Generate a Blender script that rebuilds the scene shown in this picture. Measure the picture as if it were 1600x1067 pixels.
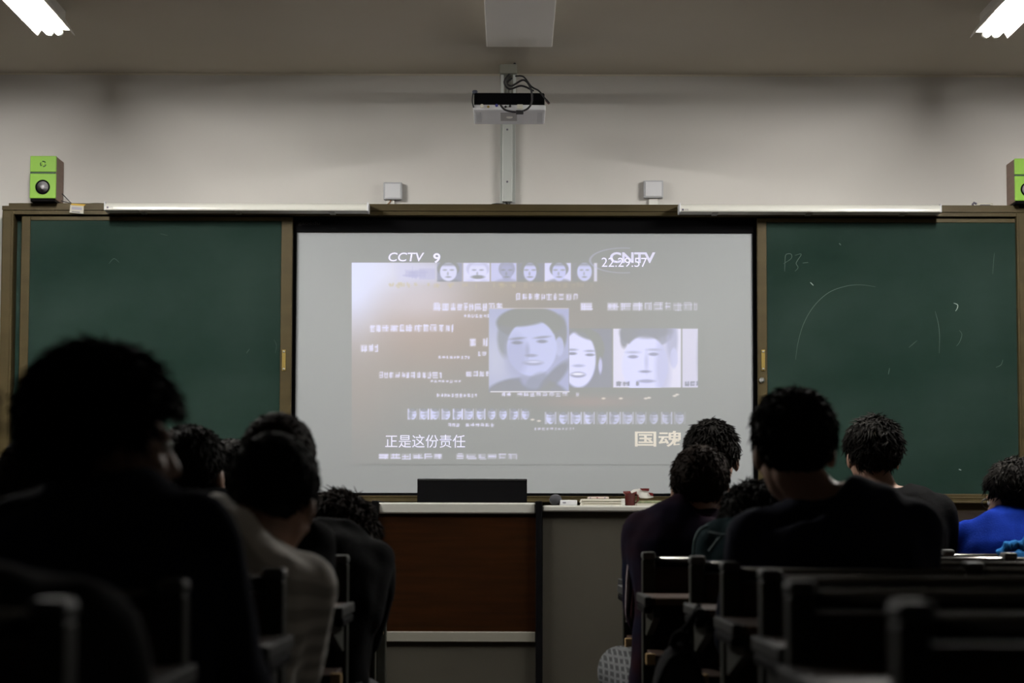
import bpy, bmesh, math, random
import numpy as np
from mathutils import Vector, Matrix, noise

for o in list(bpy.data.objects):
    bpy.data.objects.remove(o)
scene = bpy.context.scene
col = scene.collection

# ------------------------------------------------------------------ camera
FPX = 3587.0                      # focal length in pixels of the 1600 px wide frame
PITCH = math.atan((820 - 533.5) / FPX)
ROLL = 0.0024
CAM = Vector((0, 0, 1.0))
_fwd = Vector((0, math.cos(PITCH), math.sin(PITCH)))
_up0 = Vector((0, -math.sin(PITCH), math.cos(PITCH)))
_rt0 = Vector((1, 0, 0))
_rt = _rt0 * math.cos(ROLL) + _up0 * math.sin(ROLL)
_up = _up0 * math.cos(ROLL) - _rt0 * math.sin(ROLL)
cam_data = bpy.data.cameras.new('camera')
cam = bpy.data.objects.new('camera', cam_data)
col.objects.link(cam)
m = Matrix((( _rt.x, _up.x, -_fwd.x, CAM.x), (_rt.y, _up.y, -_fwd.y, CAM.y), (_rt.z, _up.z, -_fwd.z, CAM.z), (0, 0, 0, 1)))
cam.matrix_world = m
cam_data.sensor_width = 22.3
cam_data.lens = FPX / 1600 * 22.3
cam_data.clip_start = 0.05
cam_data.dof.use_dof = True
cam_data.dof.focus_distance = 9.6
cam_data.dof.aperture_fstop = 2.5
scene.camera = cam

def P(px, py, y):
    """the point at depth y (metres into the room) that stands at this spot of the 1600x1067 frame"""
    d = _fwd + _rt * ((px - 800) / FPX) + _up * ((533.5 - py) / FPX)
    return CAM + d * (y / d.y)

# ------------------------------------------------------------------ world, exposure, light level
world = bpy.data.worlds.new('night')
scene.world = world
world.use_nodes = True
world.node_tree.nodes['Background'].inputs[0].default_value = (0.6, 0.7, 1, 1)
world.node_tree.nodes['Background'].inputs[1].default_value = 0.002
vs = scene.view_settings
vs.view_transform = 'Standard'
vs.look = 'None'
vs.exposure = 0.0
vs.gamma = 1.0
vs.use_curve_mapping = False
TUBE_STRENGTH = 370.0              # glow of the two lit ceiling lamps

W = 9.9                           # front wall
CEIL = P(800, 116, W).z
PLAT = 0.15                       # teacher's platform

# ------------------------------------------------------------------ materials
def srgb(c):
    def f(v):
        v /= 255.0
        return v / 12.92 if v <= 0.04045 else ((v + 0.055) / 1.055) ** 2.4
    return tuple(f(v) for v in c)

MATS = {}
def mat(name, rgb, rough=0.6, metal=0.0, spec=0.5, var=0.0, scale=8.0, bump=0.0, bscale=60.0, stretch=(1, 1, 1), rgb2=None, coat=0.0, sheen=0.0):
    if name in MATS:
        return MATS[name]
    m = bpy.data.materials.new(name)
    m.use_nodes = True
    nt = m.node_tree
    b = nt.nodes['Principled BSDF']
    b.inputs['Roughness'].default_value = rough
    b.inputs['Metallic'].default_value = metal
    b.inputs['Specular IOR Level'].default_value = spec
    b.inputs['Coat Weight'].default_value = coat
    b.inputs['Sheen Weight'].default_value = sheen
    b.inputs['Base Color'].default_value = (*rgb, 1)
    tc = nt.nodes.new('ShaderNodeTexCoord')
    mp = nt.nodes.new('ShaderNodeMapping')
    mp.inputs['Scale'].default_value = stretch
    nt.links.new(tc.outputs['Object'], mp.inputs['Vector'])
    if var > 0 or rgb2:
        n = nt.nodes.new('ShaderNodeTexNoise')
        n.inputs['Scale'].default_value = scale
        n.inputs['Detail'].default_value = 6
        nt.links.new(mp.outputs['Vector'], n.inputs['Vector'])
        r = nt.nodes.new('ShaderNodeValToRGB')
        r.color_ramp.elements[0].position = 0.3
        r.color_ramp.elements[1].position = 0.72
        lo = tuple(v * (1 - var) for v in rgb)
        hi = rgb2 if rgb2 else tuple(min(1, v * (1 + var)) for v in rgb)
        r.color_ramp.elements[0].color = (*lo, 1)
        r.color_ramp.elements[1].color = (*hi, 1)
        nt.links.new(n.outputs['Fac'], r.inputs['Fac'])
        nt.links.new(r.outputs['Color'], b.inputs['Base Color'])
    if bump > 0:
        n2 = nt.nodes.new('ShaderNodeTexNoise')
        n2.inputs['Scale'].default_value = bscale
        n2.inputs['Detail'].default_value = 4
        nt.links.new(mp.outputs['Vector'], n2.inputs['Vector'])
        bp = nt.nodes.new('ShaderNodeBump')
        bp.inputs['Strength'].default_value = bump
        bp.inputs['Distance'].default_value = 0.01
        nt.links.new(n2.outputs['Fac'], bp.inputs['Height'])
        nt.links.new(bp.outputs['Normal'], b.inputs['Normal'])
    MATS[name] = m
    return m

def stripe_mat(name, c1, c2, scale, rot=(0, 0, 0), c3=None, scale2=None, rough=0.85, width=0.5):
    """woven cloth with stripes (a second set of stripes across makes a check)"""
    if name in MATS:
        return MATS[name]
    m = bpy.data.materials.new(name)
    m.use_nodes = True
    nt = m.node_tree
    b = nt.nodes['Principled BSDF']
    b.inputs['Roughness'].default_value = rough
    b.inputs['Specular IOR Level'].default_value = 0.2
    tc = nt.nodes.new('ShaderNodeTexCoord')
    def bands(sc, rt, w):
        mp = nt.nodes.new('ShaderNodeMapping')
        mp.inputs['Rotation'].default_value = rt
        nt.links.new(tc.outputs['Object'], mp.inputs['Vector'])
        wv = nt.nodes.new('ShaderNodeTexWave')
        wv.inputs['Scale'].default_value = sc
        wv.inputs['Distortion'].default_value = 0.6
        wv.inputs['Detail'].default_value = 1
        nt.links.new(mp.outputs['Vector'], wv.inputs['Vector'])
        r = nt.nodes.new('ShaderNodeValToRGB')
        r.color_ramp.elements[0].position = w - 0.08
        r.color_ramp.elements[1].position = w + 0.08
        nt.links.new(wv.outputs['Fac'], r.inputs['Fac'])
        return r
    r1 = bands(scale, rot, width)
    r1.color_ramp.elements[0].color = (*c1, 1)
    r1.color_ramp.elements[1].color = (*c2, 1)
    out = r1.outputs['Color']
    if c3:
        r2 = bands(scale2, (rot[0] + math.pi / 2, rot[1], rot[2] + math.pi / 2), width)
        r2.color_ramp.elements[0].color = (0, 0, 0, 1)
        r2.color_ramp.elements[1].color = (1, 1, 1, 1)
        mx = nt.nodes.new('ShaderNodeMix')
        mx.data_type = 'RGBA'
        nt.links.new(r2.outputs['Color'], mx.inputs[0])
        nt.links.new(out, mx.inputs[6])
        mx.inputs[7].default_value = (*c3, 1)
        out = mx.outputs[2]
    nt.links.new(out, b.inputs['Base Color'])
    MATS[name] = m
    return m

def emit_mat(name, rgb, strength):
    if name in MATS:
        return MATS[name]
    m = bpy.data.materials.new(name)
    m.use_nodes = True
    b = m.node_tree.nodes['Principled BSDF']
    b.inputs['Base Color'].default_value = (0.6, 0.6, 0.6, 1)
    b.inputs['Roughness'].default_value = 0.6
    b.inputs['Emission Color'].default_value = (*rgb, 1)
    b.inputs['Emission Strength'].default_value = strength
    MATS[name] = m
    return m

M_wall = mat('cream_paint', (0.62, 0.605, 0.58), 0.85, var=0.03, scale=1.5, bump=0.05, bscale=250, spec=0.2)
M_ceil = mat('ceiling_paint', (0.50, 0.465, 0.395), 0.9, var=0.03, scale=1.2, spec=0.1)
M_floor = mat('dark_terrazzo', (0.055, 0.05, 0.045), 0.5, var=0.3, scale=40)
M_plat = mat('platform_board', (0.10, 0.06, 0.04), 0.5, var=0.3, scale=12)
M_trim = mat('trim_paint', (0.66, 0.62, 0.52), 0.6)
M_khaki = mat('khaki_aluminium', (0.056, 0.042, 0.016), 0.5, metal=0.15, spec=0.25, var=0.12, scale=3, stretch=(1, 1, 6))
M_board = mat('chalkboard_green', (0.0068, 0.0195, 0.0145), 0.7, rgb2=(0.0205, 0.0385, 0.0315), scale=1.7, spec=0.05, stretch=(1, 1, 1.6))
M_blackp = mat('black_plastic', (0.003, 0.003, 0.0035), 0.65, spec=0.03)
M_screen = mat('whiteboard_face', (0.385, 0.41, 0.425), 0.7, spec=0.1)
M_white = mat('white_enamel', (0.72, 0.72, 0.68), 0.35, var=0.02)
M_whitesheet = mat('white_plastic', (0.62, 0.63, 0.66), 0.45)
M_boxgrey = mat('pale_grey_plastic', (0.42, 0.43, 0.46), 0.5)
M_lime = mat('lime_lacquer', (0.25, 0.50, 0.055), 0.35)
M_spk = mat('speaker_side_veneer', (0.24, 0.15, 0.11), 0.55, var=0.15, scale=5, stretch=(1, 1, 8))
M_cone = mat('silver_cone', (0.55, 0.54, 0.57), 0.35, metal=0.25)
M_steel = mat('brushed_steel', (0.55, 0.55, 0.52), 0.35, metal=0.9)
M_galv = mat('painted_steel_pole', (0.52, 0.55, 0.53), 0.45, metal=0.1)
M_brass = mat('brass', (0.45, 0.33, 0.10), 0.35, metal=0.8)
M_chalk = mat('chalk', (0.085, 0.115, 0.10), 0.95)
M_chalkb = mat('chalk_bright', (0.34, 0.38, 0.35), 0.95)
M_chalkf = mat('chalk_faint', (0.045, 0.07, 0.06), 0.95)
M_paper = mat('paper', (0.62, 0.60, 0.52), 0.8)
M_yellow = mat('yellow_print', (0.55, 0.35, 0.04), 0.7)
M_ink = mat('ink', (0.12, 0.11, 0.15), 0.7)
M_cable = mat('black_cable', (0.01, 0.01, 0.012), 0.5)
M_lect_wood = mat('lectern_red_wood', (0.020, 0.0062, 0.001), 0.6, var=0.35, scale=3.0, stretch=(1.2, 1.2, 16), spec=0.06)
M_lect_body = mat('lectern_grey_steel', (0.066, 0.061, 0.048), 0.6, spec=0.15, var=0.04, scale=2)
M_lect_pale = mat('lectern_pale_top', (0.46, 0.46, 0.42), 0.5)
M_lect_strip = mat('lectern_strip', (0.25, 0.24, 0.20), 0.6, spec=0.2)
M_red = mat('red_plastic', (0.10, 0.005, 0.005), 0.45)
M_green_print = mat('green_print', (0.12, 0.17, 0.09), 0.6, rgb2=(0.3, 0.3, 0.18), scale=60)
M_post = mat('bench_grey_steel', (0.028, 0.028, 0.022), 0.6, spec=0.12, var=0.06)
M_rail = mat('bench_rail_metal', (0.085, 0.083, 0.078), 0.2, metal=0.9)
M_cap = mat('bench_cap_plastic', (0.065, 0.067, 0.065), 0.55, spec=0.25)
M_dend = mat('desk_end_plastic', (0.026, 0.026, 0.025), 0.6, spec=0.15)
M_bwood = mat('bench_brown_wood', (0.030, 0.012, 0.0045), 0.55, var=0.35, scale=4, stretch=(1, 12, 12), spec=0.3)
M_bedge = mat('raw_wood_edge', (0.50, 0.33, 0.15), 0.6)
M_skin = mat('skin', (0.26, 0.145, 0.095), 0.55, var=0.06, scale=6)
M_eye = mat('eye', (0.5, 0.48, 0.45), 0.2)
M_hair = mat('black_hair', (0.008, 0.007, 0.006), 0.75, spec=0.07)
M_hairb = mat('brown_black_hair', (0.012, 0.007, 0.0045), 0.75, spec=0.07)
M_trouser = mat('dark_trousers', (0.012, 0.013, 0.018), 0.85, bump=0.2, bscale=300)
M_shoe = mat('dark_shoe', (0.012, 0.012, 0.012), 0.5)

# ------------------------------------------------------------------ mesh helpers
class MB:
    def __init__(self):
        self.v, self.f = [], []
    def add(self, v, f):
        n = len(self.v)
        self.v += [tuple(p) for p in v]
        self.f += [tuple(i + n for i in q) for q in f]
        return self
    def box(self, a, b, ch=0.0):
        x0, x1 = sorted((a[0], b[0])); y0, y1 = sorted((a[1], b[1])); z0, z1 = sorted((a[2], b[2]))
        c = min(ch, (x1 - x0) * .45, (y1 - y0) * .45, (z1 - z0) * .45)
        if c <= 0:
            v = [(x0, y0, z0), (x1, y0, z0), (x1, y1, z0), (x0, y1, z0), (x0, y0, z1), (x1, y0, z1), (x1, y1, z1), (x0, y1, z1)]
            f = [(0, 3, 2, 1), (4, 5, 6, 7), (0, 1, 5, 4), (1, 2, 6, 5), (2, 3, 7, 6), (3, 0, 4, 7)]
            return self.add(v, f)
        bm = bmesh.new()
        bmesh.ops.create_cube(bm, size=1)
        for q in bm.verts:
            q.co = Vector(((q.co.x + .5) * (x1 - x0) + x0, (q.co.y + .5) * (y1 - y0) + y0, (q.co.z + .5) * (z1 - z0) + z0))
        bmesh.ops.bevel(bm, geom=bm.edges[:], offset=c, segments=2, affect='EDGES', profile=0.5)
        bm.verts.index_update()
        self.add([q.co[:] for q in bm.verts], [[q.index for q in f.verts] for f in bm.faces])
        bm.free()
        return self
    def ellipsoid(self, c, r, R=None, nu=16, nv=10):
        c = Vector(c)
        v, f = [], []
        v.append((0, 0, r[2]))
        for j in range(1, nv):
            th = math.pi * j / nv
            for i in range(nu):
                ph = 2 * math.pi * i / nu
                v.append((r[0] * math.sin(th) * math.cos(ph), r[1] * math.sin(th) * math.sin(ph), r[2] * math.cos(th)))
        v.append((0, 0, -r[2]))
        for i in range(nu):
            f.append((0, 1 + i, 1 + (i + 1) % nu))
            f.append((len(v) - 1, 1 + (nv - 2) * nu + (i + 1) % nu, 1 + (nv - 2) * nu + i))
        for j in range(nv - 2):
            for i in range(nu):
                a = 1 + j * nu + i; b = 1 + j * nu + (i + 1) % nu
                f.append((a, a + nu, b + nu, b))
        v = [Vector(p) for p in v]
        if R is not None:
            v = [R @ p for p in v]
        return self.add([p + c for p in v], f)
    def tube(self, pts, rad, seg=8, cap=True):
        pts = [Vector(p) for p in pts]
        n = len(pts)
        rads = rad if isinstance(rad, (list, tuple)) else [rad] * n
        v, f = [], []
        prev = None
        for i, p in enumerate(pts):
            t = (pts[min(i + 1, n - 1)] - pts[max(i - 1, 0)]).normalized()
            if prev is None:
                a = t.orthogonal().normalized()
            else:
                a = prev - t * prev.dot(t)
                a = a.normalized() if a.length > 1e-6 else t.orthogonal().normalized()
            prev = a
            b = t.cross(a)
            for k in range(seg):
                an = 2 * math.pi * k / seg
                v.append(p + (a * math.cos(an) + b * math.sin(an)) * rads[i])
        for i in range(n - 1):
            for k in range(seg):
                k2 = (k + 1) % seg
                f.append((i * seg + k, i * seg + k2, (i + 1) * seg + k2, (i + 1) * seg + k))
        if cap:
            f.append(tuple(range(seg - 1, -1, -1)))
            f.append(tuple((n - 1) * seg + k for k in range(seg)))
        return self.add(v, f)
    def capsule(self, a, b, ra, rb, seg=14):
        a, b = Vector(a), Vector(b)
        t = (b - a).normalized()
        pts, rr = [], []
        for k in range(5):
            an = math.pi / 2 * (1 - k / 4)
            pts.append(a - t * ra * math.sin(an)); rr.append(max(ra * math.cos(an), ra * .05))
        for k in range(5):
            an = math.pi / 2 * (k / 4)
            pts.append(b + t * rb * math.sin(an)); rr.append(max(rb * math.cos(an), rb * .05))
        return self.tube(pts, rr, seg)
    def lathe(self, prof, c, axis='y', seg=28):
        """prof: list of (radius, offset along axis)"""
        c = Vector(c)
        v, f = [], []
        for r, o in prof:
            for k in range(seg):
                an = 2 * math.pi * k / seg
                p = (r * math.cos(an), o, r * math.sin(an)) if axis == 'y' else (r * math.cos(an), r * math.sin(an), o)
                v.append(Vector(p) + c)
        for i in range(len(prof) - 1):
            for k in range(seg):
                k2 = (k + 1) % seg
                q = (i * seg + k, i * seg + k2, (i + 1) * seg + k2, (i + 1) * seg + k)
                f.append(q)
        f.append(tuple(range(seg)))
        f.append(tuple((len(prof) - 1) * seg + k for k in range(seg - 1, -1, -1)))
        return self.add(v, f)
    def prism(self, poly, y0, y1):
        """poly: (x, z) outline pushed from y0 to y1"""
        n = len(poly)
        v = [(x, y0, z) for x, z in poly] + [(x, y1, z) for x, z in poly]
        f = [tuple(range(n)), tuple(range(2 * n - 1, n - 1, -1))]
        for i in range(n):
            j = (i + 1) % n
            f.append((i, i + n, j + n, j))
        return self.add(v, f)
    def loft(self, rings):
        k = len(rings[0])
        v = [p for r in rings for p in r]
        f = []
        for i in range(len(rings) - 1):
            for j in range(k):
                j2 = (j + 1) % k
                f.append((i * k + j, i * k + j2, (i + 1) * k + j2, (i + 1) * k + j))
        f.append(tuple(range(k - 1, -1, -1)))
        f.append(tuple((len(rings) - 1) * k + j for j in range(k)))
        return self.add(v, f)
    def mesh(self, name, off=Vector((0, 0, 0)), fix=True):
        me = bpy.data.meshes.new(name)
        me.from_pydata([(Vector(p) - off)[:] for p in self.v], [], self.f)
        if fix:
            bm = bmesh.new(); bm.from_mesh(me)
            bmesh.ops.recalc_face_normals(bm, faces=bm.faces[:])
            bm.to_mesh(me); bm.free()
        return me

def origin_of(o):
    p = Vector((0, 0, 0))
    while o is not None:
        p += Vector(o.location); o = o.parent
    return p

def put(name, me, material, parent=None, smooth=False, kind=None):
    o = bpy.data.objects.new(name, me)
    col.objects.link(o)
    if material is not None and not me.materials:
        me.materials.append(material)
    if parent is not None:
        o.parent = parent
    if smooth:
        me.polygons.foreach_set('use_smooth', [True] * len(me.polygons))
    if kind:
        o['kind'] = kind
    return o

def build(mb, name, material, parent=None, smooth=False, kind=None, fix=True):
    """world-space shapes become one mesh object, under its thing when there is one"""
    if parent is not None:
        return put(name, mb.mesh(name, origin_of(parent), fix), material, parent, smooth, kind)
    c = Vector((0, 0, 0))
    xs = [p[0] for p in mb.v]; ys = [p[1] for p in mb.v]; zs = [p[2] for p in mb.v]
    c = Vector(((min(xs) + max(xs)) / 2, (min(ys) + max(ys)) / 2, min(zs)))
    o = put(name, mb.mesh(name, c, fix), material, None, smooth, kind)
    o.location = c
    return o

def tag(o, label, cat, group=None):
    o['label'] = label
    o['category'] = cat
    if group:
        o['group'] = group
    return o

def thing(name, label, cat, loc, group=None):
    o = bpy.data.objects.new(name, None)
    o.empty_display_size = 0.05
    col.objects.link(o)
    o.location = loc
    return tag(o, label, cat, group)

def copy_tree(o, parent=None):
    c = o.copy()
    col.objects.link(c)
    c.parent = parent
    for ch in list(o.children):
        copy_tree(ch, c)
    return c

def RB(x0, y0, x1, y1, yf, yb, ch=0.0, mb=None):
    """box whose near face fills this rectangle of the frame at depth yf and which reaches back to yb"""
    mb = mb or MB()
    xm, ym = (x0 + x1) / 2, (y0 + y1) / 2
    l, r = P(x0, ym, yf).x, P(x1, ym, yf).x
    t, b = P(xm, y0, yf).z, P(xm, y1, yf).z
    return mb.box((l, yf, b), (r, yb, t), ch)

# ------------------------------------------------------------------ the room
def struct(name, mb, m):
    return build(mb, name, m, None, kind='structure')
XL, XR, YB = -5.6, 5.6, -6.0
struct('floor', MB().box((XL, YB, -0.1), (XR, W, 0)), M_floor)
struct('ceiling', MB().box((XL, YB, CEIL), (XR, W, CEIL + 0.1)), M_ceil)
struct('wall_front', MB().box((XL, W, 0), (XR, W + 0.15, CEIL)), M_wall)
struct('wall_back', MB().box((XL, YB - 0.15, 0), (XR, YB, CEIL)), M_wall)
struct('wall_left', MB().box((XL - 0.15, YB, 0), (XL, W, CEIL)), M_wall)
struct('wall_right', MB().box((XR, YB, 0), (XR + 0.15, W, CEIL)), M_wall)
struct('trim_1', MB().box((XL, W - 0.006, CEIL - 0.008), (XR, W, CEIL)), M_trim)
pf = struct('floor_platform', MB().box((-2.6, 8.5, 0), (2.6, W, PLAT), 0.008), M_plat)

# ------------------------------------------------------------------ ceiling lamps
M_tube = emit_mat('lit_tube', (1.0, 0.965, 0.91), TUBE_STRENGTH)
M_lampw = mat('lamp_housing_white', (0.75, 0.74, 0.70), 0.5)
def ceiling_lamp(x, y1, label):
    z0 = CEIL - 0.10
    y0 = y1 - 1.3
    ZT = z0 + .0095
    t = thing('ceiling_lamp', label, 'lamp', (x, (y0 + y1) / 2, z0), 'lit lamps over the front of the room')
    # a trough with splayed sides, open below; closed at both ends a little inside the sides
    for s in (-1, 1):
        q = [(x + s * .030, CEIL - .035), (x + s * .034, CEIL - .031), (x + s * .072, z0 + .0075), (x + s * .071, z0 + .0035)]
        build(MB().prism(q, y0, y1), 'reflector_side', M_lampw, t)
    build(MB().box((x - .034, y0, CEIL - .035), (x + .034, y1, CEIL - .001)), 'housing', M_lampw, t)
    for ye in (y0 + .02, y1 - .024):
        build(MB().prism([(x - .034, CEIL - .033), (x + .034, CEIL - .033), (x + .062, z0 + .021), (x - .062, z0 + .021)], ye, ye + .004), 'end_plate', M_lampw, t)
    for s in (-1, 1):
        tb = build(MB().tube([(x + s * .019, y0 + .05, ZT), (x + s * .019, y1 - .05, ZT)], .013, 12), 'lamp_tube', M_tube, t, smooth=True)
        for ye, dy in ((y0 + .026, .026), (y1 - .052, .026)):
            build(MB().tube([(x + s * .019, ye, ZT), (x + s * .019, ye + dy, ZT)], .0135, 12), 'tube_socket', M_white, tb)
zl = CEIL - 0.10
yl = (zl - 1) * FPX / (820 - 51)
ceiling_lamp(P(88, 51, yl).x, yl, 'lit white trough lamp on the ceiling at the left edge')
ceiling_lamp(P(1545, 51, yl).x, yl, 'lit white trough lamp on the ceiling at the right edge')

# pale unlit box fitting on the ceiling over the projector
zb = CEIL - 0.07
yb_ = (zb - 1) * FPX / (820 - 66)
xa, xb = P(760, 66, yb_).x, P(863, 66, yb_).x
t = thing('ceiling_box', 'pale unlit box fitting on the ceiling above the projector', 'ceiling fitting', ((xa + xb) / 2, yb_ - .6, zb))
build(MB().box((xa + .01, yb_ - 1.25, zb + .012), (xb - .01, yb_ - .01, CEIL - .001)), 'housing', M_lampw, t)
build(MB().box((xa, yb_ - 1.26, zb), (xb, yb_, zb + .014), .004), 'cover', M_lampw, t)

# ------------------------------------------------------------------ chalkboard wall unit
YF = W - 0.13       # front of the outer frame
YS = W - 0.105      # front of the sliding boards
YW = W - 0.06       # face of the interactive whiteboard
t = thing('chalkboard_frame', 'khaki metal frame holding the sliding chalkboards and the screen', 'frame', (0, YF, P(800, 797, YF).z))
mb = MB()
xl, xr = P(-1, 500, YF).x, P(1606, 500, YF).x
zt = P(800, 319, YF).z
def zrow(py, y=YF):
    return P(800, py, y).z
# top beam in two steps, rounded at the corners
mb.prism([(xl, zrow(345)), (xl, zt - .03), (xl + .009, zt - .009), (xl + .03, zt), (xr - .03, zt), (xr - .009, zt - .009), (xr, zt - .03), (xr, zrow(345)),
          (xr - .001, zrow(330)), (xl + .001, zrow(330))], YF, W)
build(MB().box((xl + .002, YF, zrow(329.6)), (xr - .002, W, zt - .012)).box((xl + .03, YF + .002, zt - .014), (xr - .03, W, zt)), 'top_beam', M_khaki, t)
build(MB().box((xl + .03, YF + .006, zrow(336)), (xr - .03, W, zrow(330.4))), 'top_track', M_khaki, t)
for n, (a, b) in (('side_post', (-1, 17)), ('side_post', (1591.5, 1606))):
    x0, x1 = P(a, 560, YF).x, P(b, 560, YF).x
    build(MB().box((x0, YF, zrow(796)), (x1, W, zrow(330)), .004), n, M_khaki, t)
    xr2 = x1 - .006 if a < 0 else x0 + .006
    build(MB().box((xr2 - .004, YF - .003, zrow(770)), (xr2 + .004, YF + .004, zrow(336)), .002), 'post_ridge', M_khaki, t)
# bottom ledges
build(MB().box((xl, YF, zrow(796)), (xr, W, zrow(784.5)), .003), 'bottom_beam', M_khaki, t)
build(MB().box((xl + .02, YF - .035, zrow(784.5)), (xr - .02, W - .02, zrow(781.5)), .002), 'chalk_tray', M_khaki, t)
build(MB().box((xl + .04, YF + .004, zrow(777.5)), (xr - .04, YF + .012, zrow(774.8)), .002).box((xl + .04, YF + .006, zrow(781.5)), (xr - .04, W - .03, zrow(777.5))), 'bottom_track', M_khaki, t)
# fixed green panels behind the sliding boards
for a, b in ((17, 449), (1192, 1592)):
    x0, x1 = P(a, 560, YW + .01).x, P(b, 560, YW + .01).x
    build(MB().box((x0, YW + .01, zrow(774)), (x1, W - .01, zrow(336))), 'fixed_panel', M_board, t)
    build(MB().box((x0, YW - .01, zrow(774)), (x0 + .012, YW + .012, zrow(338))), 'panel_edge', M_khaki, t)

def curve_pts(px_pts, y, n=6):
    """smooth line through points of the frame at depth y"""
    q = [P(a, b, y) for a, b in px_pts]
    out = []
    for i in range(len(q) - 1):
        p0 = q[max(i - 1, 0)]; p1 = q[i]; p2 = q[i + 1]; p3 = q[min(i + 2, len(q) - 1)]
        for k in range(n):
            s = k / n
            out.append(0.5 * ((2 * p1) + (p2 - p0) * s + (2 * p0 - 5 * p1 + 4 * p2 - p3) * s * s + (3 * p1 - p0 - 3 * p2 + p3) * s ** 3))
    out.append(q[-1])
    return out

def ribbon(px_pts, y, w, n=6):
    pts = curve_pts(px_pts, y, n)
    mb = MB(); v = []; f = []
    N = len(pts)
    for i, p in enumerate(pts):
        tt = (pts[min(i + 1, N - 1)] - pts[max(i - 1, 0)]).normalized()
        nrm = Vector((-tt.z, 0, tt.x))
        ww = w * (0.35 + 0.65 * math.sin(math.pi * (i + .6) / (N + .2)))
        v += [p + nrm * ww / 2, p - nrm * ww / 2]
        if i:
            f.append((2 * i - 2, 2 * i - 1, 2 * i + 1, 2 * i))
    return mb.add(v, f)

def sliding_board(px0, px1, gx0, gx1, py_top, gy_top, label, handle_px, lock):
    x0, x1 = P(px0, 560, YS).x, P(px1, 560, YS).x
    g0, g1 = P(gx0, 560, YS).x, P(gx1, 560, YS).x
    zt_, zg = P((px0 + px1) / 2, py_top, YS).z, P((px0 + px1) / 2, gy_top, YS).z
    z0, zg0 = zrow(775, YS), zrow(770, YS)
    t = thing('sliding_chalkboard', label, 'chalkboard', ((x0 + x1) / 2, YS, z0), 'sliding chalkboards')
    build(MB().box((g0 - .005, YS + .005, zg0 - .004), (g1 + .005, YS + .022, zg + .004)), 'panel', M_board, t)
    build(MB().box((x0, YS, z0), (g0, YS + .026, zt_), .003), 'stile', M_khaki, t)
    build(MB().box((g1, YS, z0), (x1, YS + .026, zt_), .003), 'stile', M_khaki, t)
    build(MB().box((g0, YS + .001, zg), (g1, YS + .026, zt_), .002), 'top_edge', M_khaki, t)
    build(MB().box((g0, YS + .001, z0), (g1, YS + .026, zg0), .002), 'bottom_edge', M_khaki, t)
    hp = P(handle_px, 563, YS)
    h = build(MB().box((hp.x - .008, YS - .004, hp.z - .045), (hp.x + .008, YS, hp.z + .045), .003), 'handle', M_brass, t)
    for s in (-1, 1):
        build(MB().ellipsoid((hp.x, YS - .005, hp.z + s * .037), (.005, .003, .005), nu=10, nv=6), 'screw', M_steel, h, smooth=True)
    if lock:
        lp = P(handle_px - 2, 594, YS)
        build(MB().lathe([(.012, 0), (.012, -.006), (.006, -.014), (.001, -.014)], (lp.x, YS, lp.z), seg=14), 'lock', M_steel, t)
    return t
sb_l = sliding_board(29.5, 455.5, 43.5, 437.5, 338, 344.5, 'green sliding chalkboard left of the screen, clean of writing', 443.5, False)
sb_r = sliding_board(1184, 1606, 1199, 1590, 341, 347.5, 'green sliding chalkboard right of the screen, with faint chalk marks', 1192.5, True)
YC = YS + .0042
chalk = [
    ([(1226, 424), (1226.5, 410), (1228, 398), (1236, 397), (1236, 404), (1224, 412)], .0028, M_chalk),
    ([(1242, 399), (1252, 397), (1246, 407), (1244, 412), (1247, 418), (1242, 424)], .0028, M_chalk),
    ([(1254, 411), (1263, 410)], .0022, M_chalk),
    ([(1266, 441), (1271, 446)], .0035, M_chalkb),
    ([(1243, 562), (1247, 535), (1256, 505), (1272, 478), (1295, 457), (1322, 447), (1345, 445), (1368, 448)], .0026, M_chalk),
    ([(1490, 473.5), (1496, 476), (1496, 481), (1493, 486)], .004, M_chalkb),
    ([(1461, 486), (1466, 505), (1468, 525), (1467.5, 552)], .0022, M_chalk),
    ([(1420, 543), (1427, 537), (1433, 532)], .0022, M_chalk),
    ([(1499, 516), (1503, 523), (1499, 535), (1494, 541)], .002, M_chalk),
    ([(1556, 574), (1564, 570), (1567, 562)], .0028, M_chalk),
    ([(1388, 585), (1390, 575)], .003, M_chalk),
    ([(1554, 395), (1553, 402), (1551, 428)], .002, M_chalk),
    ([(1311, 380), (1314, 383)], .005, M_chalk),
    ([(1498, 733), (1502, 734.5)], .004, M_chalkb),
]
for pts, w, mm in chalk:
    build(ribbon(pts, YC, w), 'chalk_mark', mm, sb_r, fix=False)
for pts, w in (([(170, 412), (178, 404), (186, 410)], .003), ([(385, 552), (390, 545)], .003), ([(428, 530), (432, 540), (430, 552)], .002),([(250, 365), (262, 368)], .002)):
    build(ribbon(pts, YC, w), 'chalk_mark', M_chalkf, sb_l, fix=False)

# ------------------------------------------------------------------ interactive whiteboard with the projected picture
z_sb = zrow(770.5, YW)
wb = thing('interactive_whiteboard', 'interactive whiteboard between the chalkboards showing a projected documentary', 'whiteboard', (P(819, 560, YW).x, YW, z_sb))
def zpx(py):
    return P(819, py, YW).z
def xpx(px):
    return P(px, 560, YW).x
build(MB().box((xpx(460), YW, zpx(771)), (xpx(1178), YW + .03, zpx(362))), 'screen_surface', M_screen, wb)
YZ = YW - .012
build(MB().box((xpx(455), YZ, zpx(363.5)), (xpx(1184), YW + .03, zpx(342)), .002), 'top_bezel', M_blackp, wb)
build(MB().box((xpx(455), YZ, zpx(774)), (xpx(462), YW + .03, zpx(363)), .002), 'side_bezel', M_blackp, wb)
build(MB().box((xpx(1176.5), YZ, zpx(774)), (xpx(1184), YW + .03, zpx(363)), .002), 'side_bezel', M_blackp, wb)
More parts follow.
